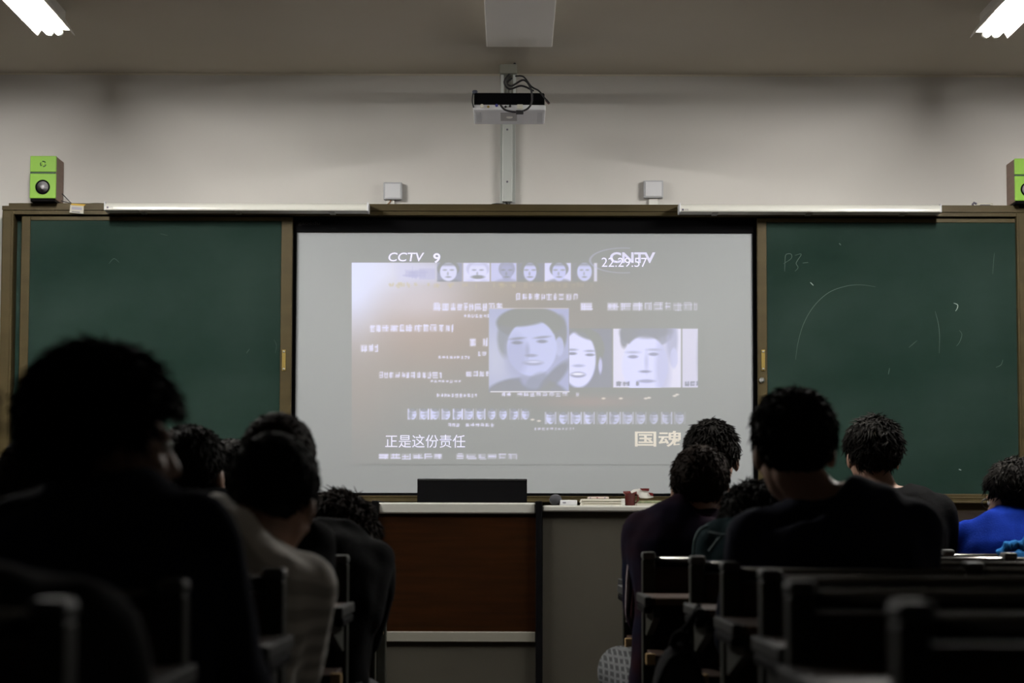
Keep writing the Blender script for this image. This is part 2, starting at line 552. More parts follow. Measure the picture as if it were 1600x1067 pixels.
build(MB().box((xpx(462), YZ, zpx(774)), (xpx(1176), YW + .03, zpx(770.5)), .001), 'bottom_bezel', M_blackp, wb)

# the picture thrown on the whiteboard: a fine mesh whose vertices carry the colour of the light that falls there
BG = np.array([158., 160., 160.])
X0, X1, Y0, Y1 = 545, 1098, 385, 726
NX, NY = X1 - X0 + 1, Y1 - Y0 + 1
gx, gy = np.meshgrid(np.arange(X0, X1 + 1, dtype=float), np.arange(Y0, Y1 + 1, dtype=float))
pic = np.ones((NY, NX, 3)) * BG
rng = np.random.RandomState(7)
def blend(mask, c, a=1.0, clip=None):
    global pic
    mk = np.clip(mask, 0, 1) * a
    if clip is not None:
        mk = mk * ((gx >= clip[0]) & (gx <= clip[2]) & (gy >= clip[1]) & (gy <= clip[3]))
    pic = pic * (1 - mk[..., None]) + np.array(c, float) * mk[..., None]
def p_rect(x0, y0, x1, y1, c, a=1.0, soft=0.8, clip=None):
    mk = np.clip((gx - x0) / soft + .5, 0, 1) * np.clip((x1 - gx) / soft + .5, 0, 1) * np.clip((gy - y0) / soft + .5, 0, 1) * np.clip((y1 - gy) / soft + .5, 0, 1)
    blend(mk, c, a, clip)
def p_ell(cx, cy, rx, ry, c, a=1.0, soft=1.5, rot=0.0, clip=None):
    ca, sa = math.cos(rot), math.sin(rot)
    u = ((gx - cx) * ca + (gy - cy) * sa) / rx
    v = (-(gx - cx) * sa + (gy - cy) * ca) / ry
    d = np.sqrt(u * u + v * v)
    blend((1 - d) * min(rx, ry) / soft + .5, c, a, clip)
def p_glow(cx, cy, rx, ry, c, a=1.0, clip=None):
    blend(np.exp(-((gx - cx) / rx) ** 2 - ((gy - cy) / ry) ** 2), c, a, clip)
area = (550, 411, 1092, 725)
p_glow(640, 495, 190, 95, (186, 168, 160), .85, area)
p_glow(560, 600, 60, 90, (172, 164, 160), .6, area)
p_glow(800, 450, 130, 20, (178, 168, 158), .6, area)
p_glow(880, 500, 110, 40, (168, 162, 155), .5, area)
p_glow(920, 628, 70, 9, (172, 162, 152), .8, area)
p_glow(560, 420, 150, 66, (228, 229, 250), 1.0, area)
p_glow(550, 430, 45, 85, (224, 228, 255), 1.0, area)
p_glow(660, 470, 55, 30, (214, 206, 214), .6, area)
WH, LAV, DK = (226, 226, 255), (205, 206, 240), (150, 153, 160)
# strip of little portraits along the top
def mini(x0, x1, y0, y1, bg, hair, face, fx=0.5, fw=0.34, hairtop=0.3, tache=False):
    cl = (x0, y0, x1, y1); w, h = x1 - x0, y1 - y0
    p_rect(x0, y0, x1, y1, bg, 1, 1)
    cx = x0 + w * fx
    p_ell(cx, y0 + h * .32, w * (fw + .1), h * .45, hair, .95, 2, clip=cl)
    p_ell(cx, y1 + h * .12, w * .5, h * .28, hair, .7, 3, clip=cl)
    p_ell(cx, y0 + h * .48, w * fw, h * .50, face, .95, 2, clip=cl)
    p_rect(cx - w * fw, y0, cx + w * fw, y0 + h * hairtop * .5, hair, .75, 4, clip=cl)
    for s in (-1, 1):
        p_ell(cx + s * w * .14, y0 + h * .38, w * .085, h * .05, DK, .6, 1.5, clip=cl)
    p_ell(cx - w * .02, y0 + h * .58, w * .04, h * .1, DK, .5, 1.5, clip=cl)
    if tache:
        p_ell(cx, y0 + h * .76, w * .25, h * .1, DK, .95, 2, clip=cl)
    else:
        p_ell(cx, y0 + h * .76, w * .11, h * .045, DK, .75, 1.5, clip=cl)
p_rect(620, 411, 684, 441, (214, 214, 240), .7, 12, area)
for k in range(22):
    p_rect(625 + rng.rand() * 50, 415 + rng.rand() * 20, 630 + rng.rand() * 52, 416 + rng.rand() * 22, (190, 190, 222), .5, 1.5, area)
mini(683, 722, 411, 440, (168, 170, 190), DK, WH, .45)
mini(724, 765, 411, 440, WH, (205, 205, 232), WH, .55, tache=True)
mini(767, 807, 411, 440, (206, 207, 240), (172, 174, 196), (178, 180, 208), .62, .22)
mini(808, 850, 411, 440, (158, 160, 170), DK, (212, 213, 248), .48, .24)
mini(851, 892, 411, 440, (222, 222, 252), DK, (208, 210, 246), .55, .26)
mini(894, 926, 411, 440, (160, 160, 166), DK, (210, 212, 246), .6, .36)
p_rect(928, 411, 933, 440, (216, 214, 232), 1, 1)
for k in range(60):
    x = 605 + rng.rand() * 325
    p_rect(x, 441 + rng.rand() * 4, x + 2 + rng.rand() * 4, 446 + rng.rand() * 5, (206, 196, 170), .5 * max(0.15, 1 - (x - 605) / 320), 1.5)
def textrow(x0, x1, y0, y1, c, a=1.0, fade=0.0, cell=9.0, seed=0):
    """a line of lettering too blurred to read: clustered strokes"""
    r = np.random.RandomState(seed)
    x = x0
    h = y1 - y0
    while x < x1 - 2:
        w = min(cell * (.65 + .6 * r.rand()), x1 - x)
        aa = a * (1 - fade * (x - x0) / (x1 - x0))
        if r.rand() > .1:
            p_rect(x, y0 + h * .1, x + w * .9, y1 - h * .1, c, aa * (.35 + .5 * r.rand()), 2.2)
            for k in range(4):
                if r.rand() < .5:
                    u = x + w * r.rand() * .8
                    p_rect(u, y0 + h * .3 * r.rand(), u + 1.6, y1 - h * .3 * r.rand(), c, aa, 1.2)
                else:
                    u = y0 + h * r.rand() * .85
                    p_rect(x + w * .2 * r.rand(), u, x + w * (.7 + .3 * r.rand()), u + 1.6, c, aa, 1.2)
        x += w + 1.2
for i, (a, b, c, d, al, fd, ce) in enumerate([
        (806, 905, 458, 470, .8, .3, 9), (677, 786, 473, 487, .9, 0, 10), (725, 766, 491, 497, .6, 0, 5), (907, 1090, 472, 487, 1, .75, 17),
        (578, 708, 507, 520, .95, 0, 12), (734, 762, 528, 543, .9, 0, 9), (747, 763, 549, 557, .6, 0, 7), (550, 591, 538, 551, .9, 0, 11),
        (680, 734, 556, 561, .6, 0, 5), (592, 690, 581, 592, .75, 0, 9), (728, 764, 580, 589, .8, 0, 9), (672, 720, 594, 598, .5, 0, 5),
        (682, 746, 615, 621, .65, .2, 5), (784, 905, 613, 620, .7, .5, 8), (700, 772, 661, 667, .7, .2, 6), (592, 812, 708, 718, .95, .55, 16),
        (835, 900, 668, 672, .45, .6, 5)]):
    textrow(a, b, c, d, (228, 226, 250), al, fd, ce, seed=i + 3)
for x, y in ((943, 623), (970, 623), (1009, 623), (1014, 622), (1058, 617), (1054, 619), (832, 656), (842, 658)):
    p_ell(x, y, 3, 1.5, (232, 226, 220), .85, 1.5)
# rows of thumbnail heads
def thumbs(x0, x1, y0, y1, n, fade, seed):
    r = np.random.RandomState(seed)
    w = (x1 - x0) / n
    for k in range(n):
        x = x0 + k * w
        a = 1 - fade * k / n
        cl = (x, y0, x + w - 1, y1)
        p_rect(x + w * .05, y0, x + w * (.25 + .2 * r.rand()), y1, WH, a * r.rand(), 1.2, cl)
        p_rect(x + w * .8, y0, x + w * .98, y1, WH, a * r.rand(), 1.2, cl)
        p_ell(x + w * .5, y0 + (y1 - y0) * .5, w * .33, (y1 - y0) * .5, (218, 220, 252), a * .95, 1.5, clip=cl)
        p_ell(x + w * .5, y0 + 1, w * .33, (y1 - y0) * .22, DK, .8, 1.5, clip=cl)
        sd = r.choice((-1, 1))
        p_ell(x + w * (.5 + sd * .2), y0 + (y1 - y0) * .55, w * .16, (y1 - y0) * .4, DK, .35 + .4 * r.rand(), 2.5, clip=cl)
        p_ell(x + w * .5, y0 + (y1 - y0) * (.4 + .1 * r.rand()), w * .24, 1.2, DK, .45, 1.5, clip=cl)
        p_ell(x + w * (.48 + .1 * r.rand()), y0 + (y1 - y0) * .78, w * .1, 1.0, DK, .5, 1.5, clip=cl)
thumbs(636, 830, 639, 656, 11, .05, 5)
thumbs(850, 1072, 644, 663, 11, .45, 9)
# the large portraits: generic faces
c1 = (764, 482, 889, 613)
p_rect(*c1, (182, 186, 216), 1, 1)
p_glow(776, 560, 30, 60, (206, 208, 226), .7, c1)
p_ell(828, 505, 52, 25, (150, 154, 157), 1, 3, clip=c1)
p_ell(876, 520, 10, 26, (152, 156, 160), .9, 4, clip=c1)
p_ell(790, 528, 13, 30, (156, 160, 168), .8, 5, clip=c1)
p_ell(822, 622, 66, 32, (152, 156, 170), 1, 4, clip=c1)
p_ell(835, 592, 22, 16, (176, 180, 206), .9, 5, clip=c1)
p_ell(874, 542, 7, 15, (196, 200, 232), .95, 2, clip=c1)
p_ell(831, 544, 39, 44, (203, 207, 241), 1, 3, clip=c1)
p_ell(806, 556, 17, 32, (176, 180, 210), .55, 10, clip=c1)
p_ell(820, 500, 38, 10, (150, 154, 157), .95, 4, rot=-.12, clip=c1)
for ex, ey in ((808, 536), (847, 534)):
    p_ell(ex, ey - 6.5, 12, 2, (156, 160, 178), .75, 2, rot=-.1, clip=c1)
    p_ell(ex, ey, 8, 2.6, (150, 153, 170), .85, 2, clip=c1)
p_ell(824, 548, 3.5, 10, (172, 176, 204), .7, 4, clip=c1)
p_ell(830, 556, 9, 2.4, (158, 162, 184), .7, 2, clip=c1)
p_ell(833, 567.5, 15, 4.2, (165, 168, 192), .7, 2.5, clip=c1)
p_ell(834, 566, 11, 1.7, (222, 224, 250), .8, 1.5, clip=c1)
p_ell(838, 598, 12, 20, (160, 164, 180), .6, 5, rot=.9, clip=c1)
p_ell(866, 590, 10, 34, (150, 154, 164), .8, 5, rot=.75, clip=c1)
p_rect(766, 611.5, 890, 613.5, (226, 224, 232), .9, 1)
p_rect(764, 481.5, 888, 483, (214, 206, 206), .7, 1)
c2 = (889.5, 514, 956, 606)
p_rect(*c2, (150, 153, 172), 1, 1)
p_ell(912, 546, 32, 32, (150, 152, 158), 1, 3, clip=c2)
p_ell(904, 562, 27, 44, (224, 225, 254), 1, 3, clip=c2)
p_ell(938, 572, 3, 12, (214, 214, 244), .9, 2, clip=c2)
p_ell(917, 522, 22, 8, (150, 152, 158), .9, 4, rot=.35, clip=c2)
for ex, ey in ((894, 553), (922, 555)):
    p_ell(ex, ey - 6, 8, 1.8, (165, 168, 190), .75, 2, clip=c2)
    p_ell(ex, ey, 7, 2.2, (150, 153, 172), .85, 1.6, clip=c2)
p_ell(904, 572, 9, 2.2, (180, 183, 210), .8, 2, clip=c2)
p_ell(903, 586, 12, 4.6, (158, 160, 184), .8, 2, clip=c2)
p_ell(903, 585, 9.5, 2.0, (238, 238, 255), 1, 1.5, clip=c2)
c3 = (958, 514, 1064, 606)
p_rect(*c3, (226, 224, 244), 1, 1)
p_ell(1010, 520, 42, 24, (156, 158, 168), 1, 3, clip=c3)
p_ell(975, 530, 6, 14, (156, 158, 168), .9, 3, clip=c3)
p_ell(1050, 530, 9, 34, (176, 178, 204), .8, 5, clip=c3)
p_ell(1053, 560, 6, 16, (206, 207, 238), .9, 2, clip=c3)
p_ell(1008, 572, 36, 47, (222, 223, 254), 1, 3, clip=c3)
p_ell(1036, 575, 12, 46, (188, 190, 222), .6, 9, clip=c3)
p_ell(1020, 520, 28, 9, (158, 160, 172), .85, 5, rot=-.1, clip=c3)
for ex, ey in ((989, 558), (1021, 554)):
    p_ell(ex, ey - 7, 10, 2, (178, 180, 206), .75, 2.5, clip=c3)
    p_ell(ex, ey, 7.5, 2.6, (156, 158, 184), .85, 1.8, clip=c3)
p_ell(1010, 566, 3, 14, (190, 192, 222), .6, 4, clip=c3)
p_ell(1008, 581, 9, 2, (156, 158, 184), .8, 1.8, clip=c3)
p_ell(1010, 596, 13, 2.6, (160, 162, 190), .75, 2, clip=c3)
textrow(963, 999, 596, 604, (150, 152, 172), .9, 0, 10, 31)
c4 = (1066, 514, 1090.5, 606)
p_rect(*c4, (214, 212, 232), 1, 1)
p_ell(1094, 560, 5, 40, (170, 172, 190), .7, 5, clip=c4)
textrow(1070, 1090, 596, 604, (150, 152, 172), .9, 0, 9, 33)
# oval of the channel mark
for rx, ry in ((52, 19.5),):
    u = np.sqrt(((gx - 974) / rx) ** 2 + ((gy - 407) / ry) ** 2)
    blend((1 - np.abs(u - 1) * 18 / 1.0) * (gx < 985), (196, 198, 226), .6)

lin = lambda v: np.where(v <= 10.31, v / 255 / 12.92, ((v / 255 + 0.055) / 1.055) ** 2.4)
em = np.clip(lin(pic) - lin(np.ones_like(pic) * BG), 0, 2)
me = bpy.data.meshes.new('projected_picture')
YP = YW - .0012
pa, pb = P(X0, Y0, YP), P(X1, Y0, YP)
pc, pd = P(X0, Y1, YP), P(X1, Y1, YP)
s = ((gx - X0) / (X1 - X0))[..., None]; tt = ((gy - Y0) / (Y1 - Y0))[..., None]
co = (np.array(pa) * (1 - s) + np.array(pb) * s) * (1 - tt) + (np.array(pc) * (1 - s) + np.array(pd) * s) * tt
co = co.reshape(-1, 3) - np.array(origin_of(wb))
idx = np.arange(NX * NY).reshape(NY, NX)
quads = np.stack([idx[1:, :-1], idx[1:, 1:], idx[:-1, 1:], idx[:-1, :-1]], -1).reshape(-1, 4)
me.vertices.add(len(co)); me.vertices.foreach_set('co', co.ravel())
me.loops.add(quads.size); me.loops.foreach_set('vertex_index', quads.ravel())
me.polygons.add(len(quads)); me.polygons.foreach_set('loop_start', np.arange(0, quads.size, 4))
me.update(calc_edges=True)
at = me.attributes.new('light', 'FLOAT_COLOR', 'POINT')
at.data.foreach_set('color', np.concatenate([em.reshape(-1, 3), np.ones((NX * NY, 1))], 1).ravel().astype(np.float32))
mm = bpy.data.materials.new('projected_light')
mm.use_nodes = True
b = mm.node_tree.nodes['Principled BSDF']
b.inputs['Base Color'].default_value = (0.385, 0.41, 0.425, 1)
b.inputs['Roughness'].default_value = 0.7
b.inputs['Specular IOR Level'].default_value = 0.1
an = mm.node_tree.nodes.new('ShaderNodeAttribute'); an.attribute_name = 'light'
mm.node_tree.links.new(an.outputs['Color'], b.inputs['Emission Color'])
b.inputs['Emission Strength'].default_value = 1.0
po = put('projected_picture', me, mm, wb)
po['label'] = 'projected documentary frame with portraits and strips of small faces'

def text_obj(name, body, px0, px1, py0, py1, y, material, parent, label=None, bold=0.0, shear=0.0):
    """lettering as a flat mesh filling this rectangle of the frame"""
    cu = bpy.data.curves.new(name, 'FONT')
    cu.body = body
    cu.size = 1.0
    cu.offset = bold
    cu.shear = shear
    cu.resolution_u = 4
    o = bpy.data.objects.new(name, cu)
    col.objects.link(o)
    bpy.context.view_layer.update()
    dg = bpy.context.evaluated_depsgraph_get()
    me = bpy.data.meshes.new_from_object(o.evaluated_get(dg))
    bpy.data.objects.remove(o)
    n = len(me.vertices)
    a = np.zeros(n * 3); me.vertices.foreach_get('co', a); a = a.reshape(-1, 3)
    mn, mx = a.min(0), a.max(0)
    pa, pb = P(px0, (py0 + py1) / 2, y), P(px1, (py0 + py1) / 2, y)
    pt, pbm = P((px0 + px1) / 2, py0, y), P((px0 + px1) / 2, py1, y)
    u = (a[:, 0] - mn[0]) / (mx[0] - mn[0]); v = (a[:, 1] - mn[1]) / (mx[1] - mn[1])
    off = origin_of(parent)
    out = np.stack([pa.x + (pb.x - pa.x) * u - off.x, np.full(n, y - off.y), pbm.z + (pt.z - pbm.z) * v - off.z], 1)
    me.vertices.foreach_set('co', out.ravel())
    me.materials.clear()
    ob = put(name, me, material, parent)
    if label:
        ob['label'] = label
    return ob
M_ltext = emit_mat('projected_white', (0.42, 0.42, 0.66), 1.0)
M_ltext2 = emit_mat('projected_lavender', (0.24, 0.24, 0.44), 1.0)
M_lbeige = emit_mat('projected_beige', (0.24, 0.205, 0.14), 1.0)
YT = YW - .0024
text_obj('subtitle_text', '正是这份责任', 602, 727, 679, 699.5, YT, M_ltext, wb, 'white subtitle line in Chinese characters', bold=0.0)
text_obj('channel_logo', 'CCTV', 607, 663, 394.5, 408.5, YT, M_ltext, wb, 'white channel lettering', bold=.012, shear=.15)
text_obj('channel_number', '9', 677, 688, 395.5, 411, YT, M_ltext, wb, bold=.02)
text_obj('network_logo', 'CNTV', 953, 1024, 394, 411, YT, M_ltext2, wb, 'faint network lettering under the clock', bold=.03)
text_obj('clock_text', '22:29:57', 940, 1011, 402.5, 417, YT - .001, M_ltext, wb, 'clock digits', bold=.0)
text_obj('title_text', '国魂', 992, 1066, 673, 698, YT, M_lbeige, wb, 'beige title characters', bold=.018)
text_obj('bezel_logo', 'gaoedu', 466, 500, 346, 352.5, YZ - .0008, mat('bezel_print', (0.03, 0.03, 0.03), .5), wb)

# ------------------------------------------------------------------ long white casings over the boards
def casing(px0, px1, pyt0, pyt1, label, logo):
    y0 = YF - .10
    a, b = P(px0, pyt0, y0), P(px1, pyt1, y0)
    zt_ = (a.z + b.z) / 2
    h = P(px0, pyt0, y0).z - P(px0, pyt0 + 12.5, y0).z
    t = thing('board_lamp_casing', label, 'casing', ((a.x + b.x) / 2, YF - .05, zt_ - h))
    n = 10
    prof = [(YF + .004, zt_ - .002), (y0 + .03, zt_)] + [(y0 + .03 - .03 * math.sin(math.pi / 2 * k / 6), zt_ - (h - .004) * (1 - math.cos(math.pi / 2 * k / 6))) for k in range(1, 7)] + [(y0 + .003, zt_ - h), (YF + .004, zt_ - h)]
    mb = MB()
    k = len(prof)
    v = [(a.x + .006, y, z) for y, z in prof] + [(b.x - .006, y, z) for y, z in prof]
    f = [tuple(range(k)), tuple(range(2 * k - 1, k - 1, -1))] + [(i, i + k, (i + 1) % k + k, (i + 1) % k) for i in range(k)]
    build(mb.add(v, f), 'body', mat('casing_white', (0.66, 0.66, 0.61), 0.25), t)
    for xx in (a.x, b.x - .006):
        build(MB().box((xx, y0 - .001, zt_ - h - .001), (xx + .006, YF + .004, zt_ + .002), .001), 'end_cap', M_whitesheet, t)
    for fx in (.14, .5, .86):
        xx = a.x + (b.x - a.x) * fx
        build(MB().box((xx - .012, y0 + .03, zt_ - h - .005), (xx + .012, YF, zt_ - h), .001), 'bracket', M_steel, t)
    lp = px0 + 4
    build(RB(lp, pyt0 + 8, lp + 3, pyt0 + 11, y0 - .001, y0 + .002), 'logo_square', M_ink, t)
    text_obj('logo_text', logo, lp + 4, lp + 10, pyt0 + 8.3, pyt0 + 11, y0 - .0012, M_ink, t)
casing(162.5, 575.5, 314.5, 317.5, 'long white casing above the left chalkboard', 'YCTD')
casing(1061.5, 1471.5, 318, 318.5, 'long white casing above the right chalkboard', 'YCTD')

# ------------------------------------------------------------------ speakers on top of the frame
def speaker(px0, px1, py0, label):
    ys = YF - .06
    zb = zt + .0
    pt = P((px0 + px1) / 2, py0, ys)
    x0, x1 = P(px0, 280, ys).x, P(px1, 280, ys).x
    z1 = pt.z
    t = thing('loudspeaker', label, 'speaker', ((x0 + x1) / 2, ys + .08, zb), 'green loudspeakers on the frame')
    d = .17
    build(MB().box((x0 + .001, ys + .012, zb + .008), (x1 - .001, ys + d, z1), .004), 'cabinet', M_spk, t)
    H = z1 - zb
    zs = zb + H * .625
    build(MB().box((x0, ys, zb + .012), (x1, ys + .014, zs - .003), .003), 'lower_baffle', M_lime, t)
    build(MB().box((x0, ys, zs + .004), (x1, ys + .014, z1), .003), 'upper_baffle', M_lime, t)
    build(MB().box((x0 + .001, ys + .003, zs - .004), (x1 - .004, ys + .014, zs + .005)), 'groove', mat('dark_green_plastic', (0.01, 0.045, 0.02), .5), t)
    build(MB().box((x0 + .004, ys + .004, zb), (x1 - .004, ys + d - .01, zb + .012)), 'foot', M_blackp, t)
    cx = (x0 + x1) / 2
    cz = zb + H * .31
    r = .031
    w = build(MB().lathe([(r, 0), (r, -.005), (r * .93, -.007), (r * .8, -.004), (r * .78, .002)], (cx, ys, cz)), 'woofer_ring', M_blackp, t, smooth=True)
    build(MB().lathe([(r * .8, -.003), (r * .4, .001), (r * .36, -.001), (r * .2, -.005), (.001, -.006)], (cx, ys - .001, cz)), 'cone', M_cone, w, smooth=True)
    tz = zb + H * .82
    rg = MB()
    for k0 in (0, 1, 2):
        pts = [(cx + .0115 * math.cos(a), ys - .001, tz + .0115 * math.sin(a)) for a in [k0 * 2.094 + .5 + i * .23 for i in range(7)]]
        rg.tube(pts, .0022, 6)
    tw = build(rg, 'tweeter_ring', mat('dark_green_plastic', (0.01, 0.045, 0.02), .5), t)
    build(MB().ellipsoid((cx, ys, tz), (.006, .003, .006), nu=12, nv=8), 'tweeter_dome', M_lime, tw, smooth=True)
    return x1
speaker(46.5, 87.5, 243.5, 'lime green loudspeaker with brown sides on the frame, left end')
speaker(1585.5, 1626, 247.5, 'lime green loudspeaker on the frame at the right edge')
cb = MB()
cb.tube(curve_pts([(90, 300), (97, 303), (106, 312), (113, 318.5), (122, 319.5)], YF + .08), .0022, 6)
cb.tube(curve_pts([(92, 313), (100, 315), (110, 317.5), (116, 319), (122, 319.5), (135, 318.6), (150, 317.6), (168, 318.4)], YF + .06), .002, 6)
tag(build(cb, 'speaker_cable', M_cable, smooth=True), 'black twin cable running from the left loudspeaker along the frame', 'cable')
# paper tag
pt0 = P(120, 326, YF - .004)
t = thing('paper_tag', 'small white paper tag with yellow top edge on the frame', 'tag', (pt0.x, YF - .004, pt0.z - .02))
def quad(pts, y, th=.0008):
    q = [P(a, b, y) for a, b in pts]
    return MB().prism([(p.x, p.z) for p in q], y, y + th)
build(quad([(110, 320), (131, 320.5), (130.5, 334), (108.5, 332)], YF - .004), 'sheet', M_paper, t)
build(quad([(111, 318), (134, 319.3), (131.5, 321.8), (111, 320.3)], YF - .0055), 'yellow_edge', M_yellow, t)
build(quad([(112, 330), (125, 331), (125, 332.2), (112, 331)], YF - .005), 'print_line', M_ink, t)
build(quad([(112, 323), (128, 324), (128, 328), (112, 327)], YF - .005), 'print_block', mat('faint_print', (.42, .41, .48), .8), t)
# marker lying on the frame, right
ym = YF + .04
p0, p1 = P(1527, 317, ym), P(1551, 316.5, ym)
t = thing('marker_pen', 'pale marker pen with dark end lying on top of the frame', 'pen', (p0.x, ym, zt))
build(MB().tube([(p0.x, ym, zt + .008), (p1.x, ym, zt + .008)], .008, 12), 'barrel', M_paper, t, smooth=True)
build(MB().tube([(p0.x - .004, ym, zt + .011), (p0.x - .014, ym, zt + .017), (p0.x - .020, ym, zt + .010), (p0.x - .018, ym, zt + .003)], .005, 8), 'clip', M_ink, t, smooth=True)
build(MB().box((p0.x + .01, ym - .0086, zt + .005), (p1.x - .012, ym - .007, zt + .008)), 'print_line', M_ink, t)

# wall boxes beside the projector pole
def wall_box(a, b, c, d, s0, s1, s2, label, cable):
    y = W - .035
    pc_ = P((a + c) / 2, d, y)
    t = thing('junction_box', label, 'wall box', (pc_.x, y, pc_.z), 'square wall boxes')
    build(RB(a, b, c, d, y, W - .001, .004), 'box', M_boxgrey, t)
    build(RB(a + 2.5, b + 2.5, c - 2.5, d - 2.5, y - .003, y + .003, .001), 'cover', M_whitesheet, t)
    tr = RB(s0, d, s1, s2, W - .018, W - .001, .002)
    build(tr, 'duct', M_white, t)
    if cable:
        build(MB().tube(curve_pts([(611, 312), (609, 316), (604, 320.5)], W - .022), .003, 6), 'lead', mat('tan_lead', (.25, .13, .06), .6), t)
wall_box(599, 284.5, 628, 311.5, 604, 616, 322, 'square grey wall box left of the projector pole', True)
wall_box(1006, 281.5, 1036.5, 309, 1014, 1028, 322, 'square grey wall box right of the projector pole', False)

# ------------------------------------------------------------------ short-throw projector on its wall arm
yp0, yp1 = 9.10, 9.43
zp0 = P(795, 172, yp0).z
zp1 = P(795, 144.5, yp0).z
px0, px1 = P(739, 172, yp0).x, P(852.5, 172, yp0).x
pcx = (px0 + px1) / 2
t = thing('projector', 'white and black short-throw projector hanging from a wall arm', 'projector', (pcx, yp0, zp0))
build(MB().box((px0, yp0, zp0), (px1, yp1, zp0 + .022), .005), 'lower_shell', M_whitesheet, t)
build(MB().box((px0 + .004, yp0 + .004, zp0 + .02), (px1 - .004, yp1 - .004, zp1), .006), 'upper_shell', M_blackp, t)
build(MB().box((P(782, 172, yp0).x, yp0 + .06, zp0 - .0015), (P(808, 172, yp0).x, yp0 + .24, zp0 + .002)), 'underside_plate', mat('plate_grey', (.30, .29, .29), .5), t)
build(MB().ellipsoid((pcx, yp0 + .15, zp0 - .002), (.014, .03, .002), nu=12, nv=6), 'plate_logo', M_white, t, smooth=True)
for s in (-1, 1):
    for k in range(4):
        xx = pcx + s * (px1 - px0) * (.40 + .018 * k)
        build(MB().box((xx - .0012, yp0 + .05, zp0 - .001), (xx + .0012, yp0 + .28, zp0 + .002)), 'vent_slot', M_boxgrey, t)
for k, (a, b, r, mm_) in enumerate([(753, 166, .008, M_paper), (763, 167, .005, M_brass), (776, 165, .006, mat('blue_plug', (.05, .05, .25), .5)), (790, 167, .005, M_cable), (797, 166, .005, M_cable)]):
    q = P(a, b, yp0)
    build(MB().lathe([(r, .004), (r, -.008), (r * .6, -.009), (.0005, -.009)], (q.x, yp0 + .002, q.z), seg=12), 'socket', mm_, t)
build(RB(808, 163, 817, 170, yp0 - .004, yp0 + .01, .001), 'network_port', M_paper, t)
q = P(742, 144, yp0 + .03)
build(MB().lathe([(.010, 0), (.011, .012), (.008, .016), (.001, .016)], (q.x, yp0 + .03, zp1 - .002), axis='z', seg=12), 'adjuster_foot', mat('blue_grey_plastic', (.05, .06, .09), .5), t)
lead = MB()
lead.tube(curve_pts([(800, 122), (792, 130), (800, 134), (818, 125), (829, 138), (831, 158), (824, 170), (808, 175), (790, 172), (782, 164)], yp0 - .03), .0042, 7)
lead.tube(curve_pts([(805, 119), (818, 120), (830, 135), (842, 142), (850, 152), (858, 161)], yp0 - .02), .0035, 7)
lead.tube(curve_pts([(796, 116), (788, 128), (796, 139), (815, 134), (834, 142)], yp0 + .05), .004, 7)
lead.tube(curve_pts([(739, 146), (738, 158), (740, 168)], yp0 - .004), .003, 6)
build(lead, 'cable_loop', M_cable, t, smooth=True)
build(RB(806, 172, 818, 178, yp0 - .038, yp0 - .022, .002), 'cable_plug', M_cable, t)
q0, q1 = P(853, 156, yp0 - .01), P(858, 162, yp0 - .015)
build(MB().tube([q0, q1], .005, 8), 'red_plug', M_red, t)
# arm
ya = 9.25
za0, za1 = P(795, 114.5, ya).z, P(795, 100, ya).z
xa0, xa1 = P(781, 107, ya).x, P(808, 107, ya).x
t = thing('projector_wall_mount', 'pale steel wall pole and arm carrying the projector', 'mount', (P(792.5, 315, W).x, W - .02, P(792.5, 316, W - .04).z))
build(MB().box((xa0, ya, za0), (xa1, W - .001, za1), .003), 'arm', mat('arm_grey', (.26, .26, .22), .5), t)
build(MB().ellipsoid((xa1 - .01, ya + .02, za1 + .003), (.006, .006, .007), nu=10, nv=6), 'bolt', M_cable, t, smooth=True)
build(MB().box((xa0 + .004, ya + .03, zp1 + .01), (xa0 + .016, ya + .09, za0)).box((xa1 - .016, ya + .03, zp1 + .01), (xa1 - .004, ya + .09, za0)), 'hanger', M_galv, t)
build(MB().box((pcx - .06, ya - .03, zp1), (pcx + .06, ya + .14, zp1 + .012), .002), 'mount_plate', M_galv, t)
build(MB().tube([((xa0 + xa1) / 2, ya + .06, zp1 + .01), ((xa0 + xa1) / 2, ya + .06, za0)], .012, 10), 'ball_joint', M_steel, t, smooth=True)
ypole = W - .04
pz0 = P(792.5, 314.5, ypole).z
build(MB().box((P(785, 250, ypole).x, ypole, pz0), (P(800.5, 250, ypole).x, W - .004, za1), .002), 'pole', M_galv, t)
build(MB().box((P(781.5, 250, W - .006).x, W - .006, pz0 - .002), (P(805.5, 250, W - .006).x, W - .001, za1), .001), 'back_plate', M_galv, t)
for py in (202.5, 284):
    q = P(792.5, py, ypole)
    build(MB().lathe([(.0045, 0), (.0045, -.003), (.001, -.004)], (q.x, ypole, q.z), seg=10), 'bolt', M_ink, t)
cb = MB()
cb.tube(curve_pts([(797, 313), (795, 320), (786, 319.4), (776, 318.7), (768, 320), (763, 323)], W - .03), .0035, 7)
cb.tube(curve_pts([(790, 314), (792, 319), (797, 323)], W - .02), .0045, 7)
tag(build(cb, 'projector_cable', M_cable, smooth=True), 'black cable coming out under the projector pole', 'cable')
# little olive box hanging under the frame, right
q = P(1462, 811, W - .05)
o = RB(1441, 797.5, 1484.5, 811, W - .07, W - .001, .003)
t = thing('olive_box', 'small olive box under the right chalkboard frame', 'box', (q.x, W - .05, q.z))
build(o, 'box', M_khaki, t)
build(RB(1440, 796.2, 1485.5, 799, W - .074, W - .001, .001), 'lid', mat('olive_dark', (.03, .026, .012), .5), t)

